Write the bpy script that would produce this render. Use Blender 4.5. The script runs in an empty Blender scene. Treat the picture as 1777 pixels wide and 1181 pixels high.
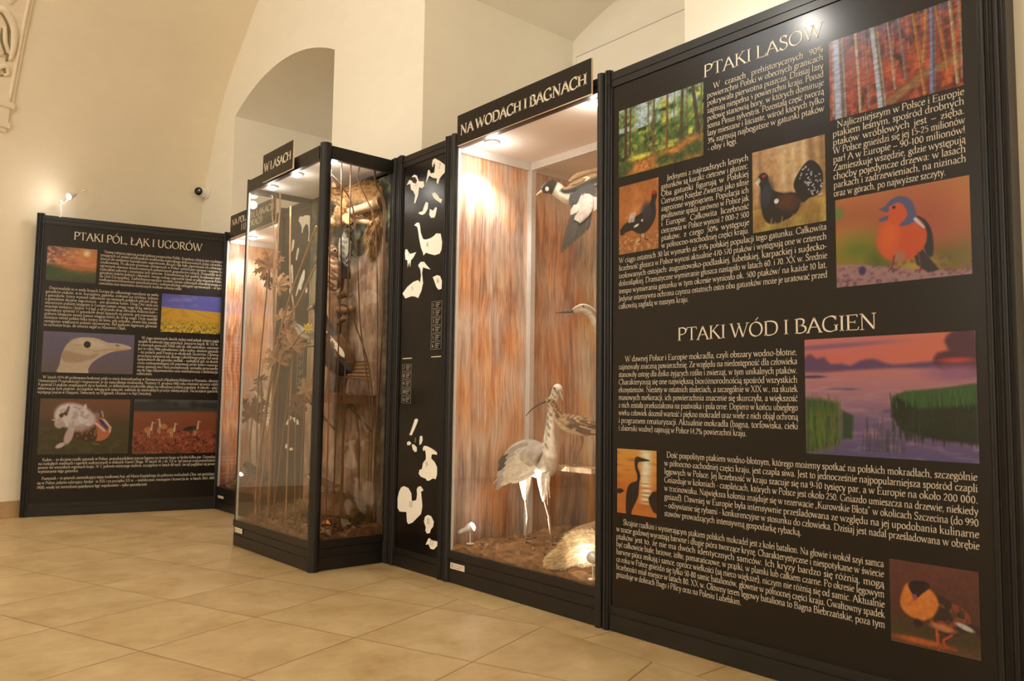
import bpy, math, random
import numpy as np
from mathutils import Vector, Matrix
from mathutils.geometry import tessellate_polygon
random.seed(7); RNG = np.random.default_rng(11)
SC = bpy.context.scene; COL = SC.collection

# ------------------------------------------------------------------ camera, world, lights, exposure
CAMP = Vector((2.42803, -2.63862, 0.97104)); YAW, PITCH, ROLL = -0.86040, 0.0777, 0.0133
fw = Vector((math.sin(YAW)*math.cos(PITCH), math.cos(YAW)*math.cos(PITCH), math.sin(PITCH)))
rt = fw.cross(Vector((0, 0, 1))).normalized(); up = rt.cross(fw)
rt2 = rt*math.cos(ROLL)+up*math.sin(ROLL); up2 = -rt*math.sin(ROLL)+up*math.cos(ROLL)
cd = bpy.data.cameras.new('camera'); cam = bpy.data.objects.new('camera', cd); COL.objects.link(cam)
cam.matrix_world = Matrix(((rt2.x, up2.x, -fw.x, CAMP.x), (rt2.y, up2.y, -fw.y, CAMP.y), (rt2.z, up2.z, -fw.z, CAMP.z), (0, 0, 0, 1)))
cd.sensor_fit = 'HORIZONTAL'; cd.sensor_width = 23.5; cd.lens = 1388.08/1777*23.5; cd.clip_start = 0.05; cd.clip_end = 60
cd.dof.use_dof = True; cd.dof.focus_distance = 4.6; cd.dof.aperture_fstop = 3.5
SC.camera = cam
W = bpy.data.worlds.new('room_air'); SC.world = W; W.use_nodes = True
W.node_tree.nodes['Background'].inputs[0].default_value = (1, .8, .55, 1); W.node_tree.nodes['Background'].inputs[1].default_value = .02

def lamp(name, kind, loc, energy, color, aim=None, **kw):
    l = bpy.data.lights.new(name, kind); l.energy = energy; l.color = color
    for k, v in kw.items(): setattr(l, k, v)
    o = bpy.data.objects.new(name, l); COL.objects.link(o); o.location = loc
    if aim is not None: o.rotation_euler = (Vector(aim)-Vector(loc)).to_track_quat('-Z', 'Y').to_euler()
    return o
WARM = (1, 1.03, 1.04); HALO = (1, .95, .87)
lamp('ceiling_lamp_light', 'POINT', (-1.1, -3.4, 4.1), 58, WARM, shadow_soft_size=.28)
lamp('added_fill_light', 'POINT', (1.0, -6.4, 2.6), 182, WARM, shadow_soft_size=.2)  # added low fill that brightens the niche soffits, no lamp stands here
lamp('added_fill_light', 'POINT', (3.0, -5.2, 2.7), 52, WARM, shadow_soft_size=.2)  # added fill from the right for the niche reveals, no lamp stands here
VS = SC.view_settings; SC.display_settings.display_device = 'sRGB'
VS.view_transform = 'Standard'; VS.look = 'None'; VS.exposure = 0.0; VS.gamma = 1.0; VS.use_curve_mapping = False
SC.cycles.use_denoising = True; SC.cycles.max_bounces = 12; SC.cycles.diffuse_bounces = 8; SC.cycles.glossy_bounces = 4
SC.cycles.transparent_max_bounces = 24; SC.cycles.sample_clamp_indirect = 4.0; SC.cycles.blur_glossy = 0.5

# ------------------------------------------------------------------ colours and materials
def lin(v): v = v/255.0; return v/12.92 if v <= .04045 else ((v+.055)/1.055)**2.4
def c(r, g, b): return (lin(r), lin(g), lin(b))
class NT:
    def __init__(s, m): s.t = m.node_tree; s.n = s.t.nodes
    def new(s, typ, **kw):
        nd = s.n.new(typ)
        for k, v in kw.items():
            if k.startswith('i_'):
                key = k[2:]; key = int(key) if key.isdigit() else key.replace('_', ' ')
                if hasattr(v, 'is_linked') or hasattr(v, 'links'): s.t.links.new(v, nd.inputs[key])
                else: nd.inputs[key].default_value = v
            else: setattr(nd, k, v)
        return nd
    def math(s, op, a, b=0.0, cc=0.0): return s.new('ShaderNodeMath', operation=op, i_0=a, i_1=b, i_2=cc).outputs[0]
    def mix(s, f, a, b): 
        nd = s.new('ShaderNodeMix', data_type='RGBA'); 
        for k, v in ((0, f), (6, a), (7, b)):
            if hasattr(v, 'links'): s.t.links.new(v, nd.inputs[k])
            else: nd.inputs[k].default_value = v if k == 0 else (*v[:3], 1)
        return nd.outputs[2]
    def noise(s, vec, scale, detail=3, rough=.55): return s.new('ShaderNodeTexNoise', i_Vector=vec, i_Scale=scale, i_Detail=detail, i_Roughness=rough).outputs[0]
    def scaled(s, vec, sx, sy, sz): return s.new('ShaderNodeVectorMath', operation='MULTIPLY', i_0=vec, i_1=(sx, sy, sz)).outputs[0]
    def ramp(s, f, stops):
        nd = s.new('ShaderNodeValToRGB', i_0=f); cr = nd.color_ramp
        while len(cr.elements) < len(stops): cr.elements.new(.5)
        for e, (p, col) in zip(cr.elements, stops): e.position = p; e.color = (*col[:3], 1)
        return nd.outputs[0]
    def bump(s, h, strength, dist=.01): return s.new('ShaderNodeBump', i_Height=h, i_Strength=strength, i_Distance=dist).outputs[0]
MATS = {}
def mat(name, color=None, rough=.6, metal=0., spec=.5, var=0., vscale=8., bump=0., bscale=60., attr=False, coat=0.):
    if name in MATS: return MATS[name]
    m = bpy.data.materials.new(name); m.use_nodes = True; MATS[name] = m
    n = NT(m); b = n.n['Principled BSDF']
    b.inputs['Roughness'].default_value = rough; b.inputs['Metallic'].default_value = metal; b.inputs['Specular IOR Level'].default_value = spec
    if coat: b.inputs['Coat Weight'].default_value = coat; b.inputs['Coat Roughness'].default_value = .12
    pos = n.new('ShaderNodeTexCoord').outputs['Object']
    if attr:
        src = n.new('ShaderNodeAttribute', attribute_name='Col').outputs[0]
    else: src = None
    if var:
        f = n.noise(pos, vscale, 4)
        f2 = n.new('ShaderNodeMapRange', i_0=f, i_1=.3, i_2=.7, i_3=1-var, i_4=1+var).outputs[0]
        base = src if attr else n.new('ShaderNodeRGB').outputs[0]
        if not attr: base.default_value = (*color, 1)
        src = n.new('ShaderNodeVectorMath', operation='SCALE', i_0=base, i_Scale=f2).outputs[0]
    if src is not None: n.t.links.new(src, b.inputs['Base Color'])
    else: b.inputs['Base Color'].default_value = (*color, 1)
    if bump: n.t.links.new(n.bump(n.noise(pos, bscale, 4), bump), b.inputs['Normal'])
    return m
def emis(name, color, st):
    m = bpy.data.materials.new(name); m.use_nodes = True; n = m.node_tree
    b = n.nodes['Principled BSDF']; b.inputs['Base Color'].default_value = (*color, 1)
    b.inputs['Emission Color'].default_value = (*color, 1); b.inputs['Emission Strength'].default_value = st
    return m
def glass_mat():
    m = bpy.data.materials.new('clear_glass'); m.use_nodes = True; n = NT(m); n.n.remove(n.n['Principled BSDF'])
    t = n.new('ShaderNodeBsdfTransparent', i_Color=(.985, .99, .98, 1)); g = n.new('ShaderNodeBsdfGlossy', i_Roughness=.0)
    ge = n.new('ShaderNodeNewGeometry')                      # Schlick reflectance of a thin pane, the same from both sides
    ct = n.math('ABSOLUTE', n.new('ShaderNodeVectorMath', operation='DOT_PRODUCT', i_0=ge.outputs['Normal'], i_1=ge.outputs['Incoming']).outputs['Value'])
    f = n.math('ADD', n.math('MULTIPLY', n.math('POWER', n.math('SUBTRACT', 1.0, ct), 5.0), .94), .056)
    mx = n.new('ShaderNodeMixShader', i_0=f, i_1=t.outputs[0], i_2=g.outputs[0])
    n.t.links.new(mx.outputs[0], n.n['Material Output'].inputs[0]); return m
def plaster(name, col):
    m = bpy.data.materials.new(name); m.use_nodes = True; n = NT(m); b = n.n['Principled BSDF']
    p = n.new('ShaderNodeNewGeometry').outputs[0]
    f = n.noise(p, 1.3, 4); f2 = n.noise(n.scaled(p, 1, 1, 3), 5, 4)
    k = n.math('ADD', n.math('MULTIPLY', f, .10), n.math('MULTIPLY', f2, .06)); k = n.math('ADD', k, .92)
    n.t.links.new(n.new('ShaderNodeVectorMath', operation='SCALE', i_0=col, i_Scale=k).outputs[0], b.inputs['Base Color'])
    b.inputs['Roughness'].default_value = .85; b.inputs['Specular IOR Level'].default_value = .2
    h = n.math('ADD', n.noise(p, 9, 3), n.math('MULTIPLY', n.noise(p, 60, 3), .25))
    n.t.links.new(n.bump(h, .12, .03), b.inputs['Normal']); return m
def reeds(name, stops, hs=1.0):
    m = bpy.data.materials.new(name); m.use_nodes = True; n = NT(m); b = n.n['Principled BSDF']
    p = n.new('ShaderNodeNewGeometry').outputs[0]
    wob = n.new('ShaderNodeTexNoise', i_Vector=n.scaled(p, 1, 1, .8), i_Scale=2.0, i_Detail=2).outputs[1]
    q = n.new('ShaderNodeVectorMath', operation='ADD', i_0=p, i_1=n.scaled(wob, .10, .10, 0)).outputs[0]
    fine = n.noise(n.scaled(q, 1, 1, .014), 80*hs, 3, .7); mid = n.noise(n.scaled(q, 1, 1, .04), 22*hs, 3, .6)
    z = n.new('ShaderNodeSeparateXYZ', i_0=p).outputs[2]
    zb = n.math('ADD', z, n.math('MULTIPLY', mid, .55))
    band = n.noise(n.new('ShaderNodeCombineXYZ', i_0=0.0, i_1=0.0, i_2=zb).outputs[0], 3.4, 2); patch = n.noise(n.scaled(q, 3.0, 3.0, .8), 2.0, 3)
    f = n.math('ADD', n.math('MULTIPLY', fine, .30), n.math('MULTIPLY', mid, .20)); f = n.math('ADD', f, n.math('MULTIPLY', band, .36)); f = n.math('ADD', f, n.math('MULTIPLY', patch, .14))
    col = n.ramp(f, stops)
    low = n.new('ShaderNodeMapRange', i_0=zb, i_1=.35, i_2=1.05, i_3=.75, i_4=0.0).outputs[0]        # the printed reed bed turns maroon at its foot
    col = n.mix(low, col, c(98, 54, 44))
    hue = n.ramp(n.noise(n.scaled(q, 2.2, 2.2, .9), 2.6, 3), [(.40, (0, 0, 0)), (.62, (1, 1, 1))])
    grey = n.new('ShaderNodeHueSaturation', i_Saturation=.58, i_Value=.94, i_Color=col).outputs[0]
    orange = n.new('ShaderNodeHueSaturation', i_Hue=.494, i_Saturation=1.06, i_Value=1.06, i_Color=col).outputs[0]
    n.t.links.new(n.mix(hue, grey, orange), b.inputs['Base Color']); b.inputs['Roughness'].default_value = .38
    return m
def tree_print():
    m = bpy.data.materials.new('tree_trunk_print'); m.use_nodes = True; n = NT(m); b = n.n['Principled BSDF']
    p = n.new('ShaderNodeNewGeometry').outputs[0]
    sp = n.new('ShaderNodeSeparateXYZ', i_0=p)
    wob = n.noise(n.scaled(p, 1, 1, .6), 3.0, 3)
    bark = n.math('ADD', n.math('MULTIPLY', n.noise(n.scaled(p, 1, 1, .35), 16, 5, .7), .6), n.math('MULTIPLY', n.noise(p, 4.5, 3), .4))
    col = n.ramp(bark, [(.30, c(70, 48, 36)), (.44, c(126, 94, 74)), (.55, c(166, 134, 110)), (.70, c(198, 168, 142))])
    moss = n.ramp(n.noise(n.scaled(p, 1, 1, .7), 5.2, 4), [(.52, (0, 0, 0)), (.66, (1, 1, 1))])
    col = n.mix(n.math('MULTIPLY', moss, .55), col, c(112, 118, 78))
    foliage = n.ramp(n.noise(p, 11, 4, .65), [(.38, c(18, 20, 12)), (.50, c(52, 56, 34)), (.62, c(112, 108, 78))])
    zz = n.math('ADD', sp.outputs[2], n.math('MULTIPLY', wob, .9))
    xx = n.math('ADD', sp.outputs[0], n.math('MULTIPLY', wob, .5))
    mk = n.ramp(n.new('ShaderNodeMapRange', i_0=zz, i_1=2.22, i_2=2.5).outputs[0], [(.2, (0, 0, 0)), (.6, (1, 1, 1))])
    col = n.mix(mk, col, foliage)
    mk2 = n.ramp(n.new('ShaderNodeMapRange', i_0=xx, i_1=-1.75, i_2=-1.55).outputs[0], [(.1, (0, 0, 0)), (.8, (1, 1, 1))])
    col = n.mix(n.math('MULTIPLY', mk2, .7), col, foliage)
    n.t.links.new(col, b.inputs['Base Color']); b.inputs['Roughness'].default_value = .7
    return m
def tiles():
    m = bpy.data.materials.new('beige_floor_tiles'); m.use_nodes = True; n = NT(m); b = n.n['Principled BSDF']
    p = n.new('ShaderNodeNewGeometry').outputs[0]; s = n.new('ShaderNodeSeparateXYZ', i_0=p); X, Y = s.outputs[0], s.outputs[1]
    S = .5755
    u = n.math('DIVIDE', n.math('ADD', n.math('ADD', n.math('MULTIPLY', X, .9432), n.math('MULTIPLY', Y, .3322)), .815+20*S), S)
    v = n.math('DIVIDE', n.math('ADD', n.math('ADD', n.math('MULTIPLY', X, -.3322), n.math('MULTIPLY', Y, .9432)), 1.258+20*S), S)
    ub = n.math('DIVIDE', n.math('ADD', X, .523+20*.575), .575)
    def edge(w): f = n.math('FRACT', w); return n.math('MINIMUM', f, n.math('SUBTRACT', 1.0, f))
    def joint(d): return n.ramp(d, [(.0, (1, 1, 1)), (.0042, (1, 1, 1)), (.0072, (0, 0, 0))])
    dm = n.math('MINIMUM', edge(u), edge(v)); db = n.math('MINIMUM', edge(ub), n.math('DIVIDE', n.math('ABSOLUTE', n.math('ADD', Y, .195)), .575))
    isb = n.math('MULTIPLY', n.math('GREATER_THAN', Y, -.195), n.math('GREATER_THAN', X, -1.74))
    dmix = n.math('ADD', n.math('MULTIPLY', dm, n.math('SUBTRACT', 1.0, isb)), n.math('MULTIPLY', db, isb))
    j = joint(dmix)
    idv = n.new('ShaderNodeCombineXYZ', i_0=n.math('FLOOR', u), i_1=n.math('FLOOR', v), i_2=isb).outputs[0]
    rnd = n.new('ShaderNodeTexWhiteNoise', i_Vector=idv).outputs[0]
    off = n.new('ShaderNodeVectorMath', operation='MULTIPLY_ADD', i_0=idv, i_1=(3.1, 1.7, 5.0), i_2=p).outputs[0]
    mo = n.math('ADD', n.math('MULTIPLY', n.noise(n.scaled(off, 1, 1, 1), 3.2, 5, .6), .7), n.math('MULTIPLY', n.noise(n.scaled(off, 1.6, .8, 1), 14, 4), .3))
    col = n.ramp(mo, [(.30, c(164, 134, 90)), (.47, c(182, 156, 112)), (.62, c(195, 171, 128)), (.75, c(204, 183, 142))])
    k = n.new('ShaderNodeMapRange', i_0=rnd, i_3=.95, i_4=1.04).outputs[0]
    col = n.new('ShaderNodeVectorMath', operation='SCALE', i_0=col, i_Scale=k).outputs[0]
    col = n.mix(n.math('MULTIPLY', j, .75), col, c(122, 90, 58))
    n.t.links.new(col, b.inputs['Base Color'])
    n.t.links.new(n.new('ShaderNodeMapRange', i_0=mo, i_3=.30, i_4=.46).outputs[0], b.inputs['Roughness'])
    b.inputs['Specular IOR Level'].default_value = .4
    n.t.links.new(n.bump(n.math('ADD', n.math('MULTIPLY', j, -1.0), n.math('MULTIPLY', mo, .15)), .25, .004), b.inputs['Normal'])
    return m
GLASS = glass_mat()
PLASTER = plaster('cream_plaster', c(246, 243, 233)); PLASTER2 = plaster('tan_plaster', c(240, 230, 209))
BLACK = mat('black_frame_metal', c(27, 25, 24), .38, 0, .4, var=.08, vscale=3)
BOARD = mat('black_laminate_board', c(20, 15, 13), .26, 0, .36)
CREAM = mat('cream_lettering', c(222, 210, 190), .5)
GREY = mat('grey_lettering', c(172, 164, 150), .5)
ALU = mat('brushed_aluminium', c(226, 224, 222), .36, .35, .5, var=.05, vscale=40)
VINYL = mat('white_vinyl', c(246, 240, 228), .5)
NUMG = mat('grey_number', c(118, 110, 98), .5)
WHITE = mat('white_enamel', c(240, 236, 228), .35)
CEILB = mat('pale_ceiling_board', c(240, 232, 226), .55, var=.05, vscale=4)
EDGE = mat('pale_foam_edge', c(228, 206, 176), .6)
LENS = emis('lit_halogen_lens', c(255, 246, 232), 55)
FLOOR = tiles()
REED = reeds('orange_reed_print', [(.36, c(96, 60, 42)), (.44, c(160, 104, 66)), (.50, c(204, 146, 98)), (.56, c(226, 180, 134)), (.64, c(244, 218, 184))])
REED2 = reeds('golden_reed_print', [(.32, c(66, 42, 18)), (.45, c(142, 98, 44)), (.56, c(196, 146, 72)), (.70, c(226, 184, 112))], .8)
TREE = tree_print()
FEATH = mat('plumage', attr=True, rough=.65, spec=.3, var=.16, vscale=45, bump=.25, bscale=120)
FURM = mat('animal_fur', attr=True, rough=.8, spec=.2, var=.18, vscale=30, bump=.3, bscale=150)
PRINT = mat('printed_photo', attr=True, rough=.25, spec=.45)
LEAF = mat('dried_leaf', c(122, 76, 46), .7, 0, .3, var=.3, vscale=18, bump=.2, bscale=50)
LEAF2 = mat('dark_dried_leaf', c(88, 54, 32), .7, 0, .3, var=.3, vscale=18, bump=.2, bscale=50)
LEAF3 = mat('pale_dried_leaf', c(142, 104, 70), .7, 0, .3, var=.25, vscale=18, bump=.2, bscale=50)
STEM = mat('dry_brown_stem', c(112, 76, 50), .6, 0, .4, var=.2, vscale=25)
STRAW = mat('pale_straw_stem', c(150, 112, 74), .6, 0, .4, var=.2, vscale=25)
BARK = mat('rough_bark', c(112, 82, 56), .85, 0, .2, var=.4, vscale=14, bump=.6, bscale=35)
WOOD = mat('pale_cut_wood', c(226, 188, 136), .7, 0, .3, var=.15, vscale=20, bump=.2)
BIRCH = mat('birch_bark', c(184, 152, 118), .7, 0, .3, var=.35, vscale=12, bump=.3, bscale=40)
SOIL = mat('dry_litter', c(104, 70, 44), .9, 0, .2, var=.5, vscale=22, bump=.7, bscale=60)
MOSS = mat('olive_moss', c(104, 92, 44), .9, 0, .2, var=.5, vscale=30, bump=.7, bscale=90)
EYE = mat('dark_glass_eye', c(14, 10, 8), .08, 0, .6)
STUCCO = plaster('stucco_relief', c(238, 226, 204))
RECESS_SHADE = mat('painted_recess_shade', c(142, 132, 100), .85, 0, .2, var=.3, vscale=20)  # dark olive that paints in the shade of the stucco recesses
HORN = mat('horn_bill', c(120, 100, 74), .45, var=.2)
DARKBILL = mat('dark_bill', c(52, 44, 40), .4)
LEGM = mat('scaly_leg', c(150, 118, 92), .6, var=.25, vscale=60)
LEGD = mat('dark_scaly_leg', c(96, 82, 74), .6, var=.25, vscale=60)
GROUT = mat('tan_baseboard_tile', c(184, 152, 112), .5, var=.1, vscale=5)

# ------------------------------------------------------------------ mesh building
OFF = {}
def prop(o, label=None, cat=None, group=None, kind=None):
    for k, v in (('label', label), ('category', cat), ('group', group), ('kind', kind)):
        if v: o[k] = v
    return o
def root(name, loc, label, cat, group=None, rz=0.0):
    o = bpy.data.objects.new(name, None); COL.objects.link(o); o.location = loc; o.rotation_euler = (0, 0, rz)
    o.empty_display_size = .1; OFF[o.name] = Vector(loc); return prop(o, label, cat, group)
V = lambda *a: Vector(a)
def crom(pts, n, closed=False):
    P = [np.array(p, float) for p in pts]; out = []; L = len(P)
    rng = range(L if closed else L-1)
    for i in rng:
        p1, p2 = P[i], P[(i+1) % L]
        p0 = P[i-1] if (closed or i > 0) else 2*p1-p2
        p3 = P[(i+2) % L] if (closed or i+2 < L) else 2*p2-p1
        for k in range(n):
            t = k/n
            out.append(.5*((2*p1)+(-p0+p2)*t+(2*p0-5*p1+4*p2-p3)*t*t+(-p0+3*p1-3*p2+p3)*t**3))
    if not closed: out.append(P[-1])
    return out
class MB:
    def __init__(s): s.v = []; s.f = []; s.c = []
    def add(s, vs, fs, col=None):
        b = len(s.v); s.v += [tuple(float(q) for q in p) for p in vs]; s.f += [tuple(b+i for i in f) for f in fs]
        if col is None: col = (.5, .5, .5)
        s.c += list(col) if isinstance(col, list) else [col]*len(vs)
    def box(s, x0, x1, y0, y1, z0, z1, col=None):
        vs = [(x, y, z) for z in (z0, z1) for y in (y0, y1) for x in (x0, x1)]
        s.add(vs, [(0, 2, 3, 1), (4, 5, 7, 6), (0, 1, 5, 4), (2, 6, 7, 3), (0, 4, 6, 2), (1, 3, 7, 5)], col)
    def prism(s, poly, d, col=None):
        """poly: 3-D points in order, extruded by vector d"""
        d = Vector(d); P = [Vector(p) for p in poly]; n = len(P)
        tri = tessellate_polygon([P]); vs = P+[p+d for p in P]
        fs = [tuple(t) for t in tri]+[tuple(n+i for i in reversed(t)) for t in tri]+[(i, (i+1) % n, n+(i+1) % n, n+i) for i in range(n)]
        s.add(vs, fs, col)
    def loft(s, rings, seg=14, sub=4, colf=None, ref=(0, 0, 1), cap=True):
        """rings: (x,y,z,side_radius,up_radius); one continuous closed skin"""
        R = crom(rings, sub) if sub > 1 else [np.array(r, float) for r in rings]
        n = len(R); cen = [Vector(r[:3]) for r in R]; vs = []; cols = []
        U = Vector(ref)
        for i in range(n):
            T = (cen[min(i+1, n-1)]-cen[max(i-1, 0)])
            if T.length < 1e-7: T = Vector((0, 0, 1))
            T.normalize(); U = U-T*U.dot(T)
            if U.length < 1e-5: U = Vector((1, 0, 0))-T*T.x
            U.normalize(); S = T.cross(U)
            ra, rb = max(R[i][3], 1e-4), max(R[i][4], 1e-4)
            for k in range(seg):
                a = 2*math.pi*k/seg; p = cen[i]+S*(math.cos(a)*ra)+U*(math.sin(a)*rb); vs.append(p)
                cols.append(colf(i/(n-1), math.sin(a), p) if colf else (.5, .5, .5))
        fs = [(i*seg+k, (i+1)*seg+k, (i+1)*seg+(k+1) % seg, i*seg+(k+1) % seg) for i in range(n-1) for k in range(seg)]
        if cap:
            vs.append(cen[0]); cols.append(cols[0]); vs.append(cen[-1]); cols.append(cols[-2])
            a, b = len(vs)-2, len(vs)-1
            fs += [(a, k, (k+1) % seg) for k in range(seg)]+[(b, (n-1)*seg+(k+1) % seg, (n-1)*seg+k) for k in range(seg)]
        s.add(vs, fs, cols)
    def tube(s, pts, r, seg=8, sub=4, col=None):
        r = r if isinstance(r, (list, tuple)) else [r]*len(pts)
        s.loft([(*p, q, q) for p, q in zip(pts, r)], seg, sub, (lambda t, a, p: col) if col else None)
    def ball(s, ctr, rx, ry=None, rz=None, seg=12, col=None):
        ry = ry or rx; rz = rz or rx; vs = []; m = seg//2
        for i in range(1, m):
            th = math.pi*i/m
            for k in range(seg):
                ph = 2*math.pi*k/seg; vs.append((ctr[0]+rx*math.sin(th)*math.cos(ph), ctr[1]+ry*math.sin(th)*math.sin(ph), ctr[2]+rz*math.cos(th)))
        fs = [(i*seg+k, (i+1)*seg+k, (i+1)*seg+(k+1) % seg, i*seg+(k+1) % seg) for i in range(m-2) for k in range(seg)]
        a = len(vs); vs += [(ctr[0], ctr[1], ctr[2]+rz), (ctr[0], ctr[1], ctr[2]-rz)]
        fs += [(a, k, (k+1) % seg) for k in range(seg)]+[(a+1, (m-2)*seg+(k+1) % seg, (m-2)*seg+k) for k in range(seg)]
        s.add(vs, fs, col)
    def strip(s, pts, widths, nrm, th=.002, fold=0.0, col=None, sub=1):
        """leaf or feather: a thin closed blade along pts, its widths, facing nrm, creased by fold"""
        if sub > 1:
            Q = crom([(*p, w) for p, w in zip(pts, widths)], sub); pts = [q[:3] for q in Q]; widths = [max(q[3], 0) for q in Q]
        N0 = Vector(nrm).normalized(); P = [Vector(p) for p in pts]; n = len(P); vs = []
        for i in range(n):
            T = (P[min(i+1, n-1)]-P[max(i-1, 0)]).normalized(); N = (N0-T*N0.dot(T)).normalized(); S = T.cross(N); w = max(widths[i], .0003)/2
            vs += [P[i]+S*w+N*fold*w, P[i]+N*th/2, P[i]-S*w+N*fold*w, P[i]-N*th/2]
        fs = [(i*4+k, i*4+(k+1) % 4, (i+1)*4+(k+1) % 4, (i+1)*4+k) for i in range(n-1) for k in range(4)]
        fs += [(3, 2, 1, 0), (n*4-4, n*4-3, n*4-2, n*4-1)]
        s.add(vs, fs, col)
    def build(s, name, m, parent=None, smooth=False, kind=None, label=None):
        me = bpy.data.meshes.new(name); off = Vector((0, 0, 0))
        if parent is not None: off = OFF.get(parent.name, off)
        vs = [(x-off.x, y-off.y, z-off.z) for x, y, z in s.v] if off.length else s.v
        me.from_pydata(vs, [], s.f); me.update()
        if m is not None: me.materials.append(m)
        if m in (FEATH, FURM, PRINT):
            a = me.color_attributes.new('Col', 'FLOAT_COLOR', 'POINT')
            a.data.foreach_set('color', np.array([(*q, 1) for q in s.c], dtype=np.float32).ravel())
        if smooth: me.polygons.foreach_set('use_smooth', [True]*len(me.polygons))
        o = bpy.data.objects.new(name, me); COL.objects.link(o)
        if parent is not None: o.parent = parent; OFF[o.name] = off
        if kind: o['kind'] = kind
        if label: o['label'] = label
        return o
def local(o): OFF[o.name] = Vector((0, 0, 0)); return o       # its parts are modelled around its own origin

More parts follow.
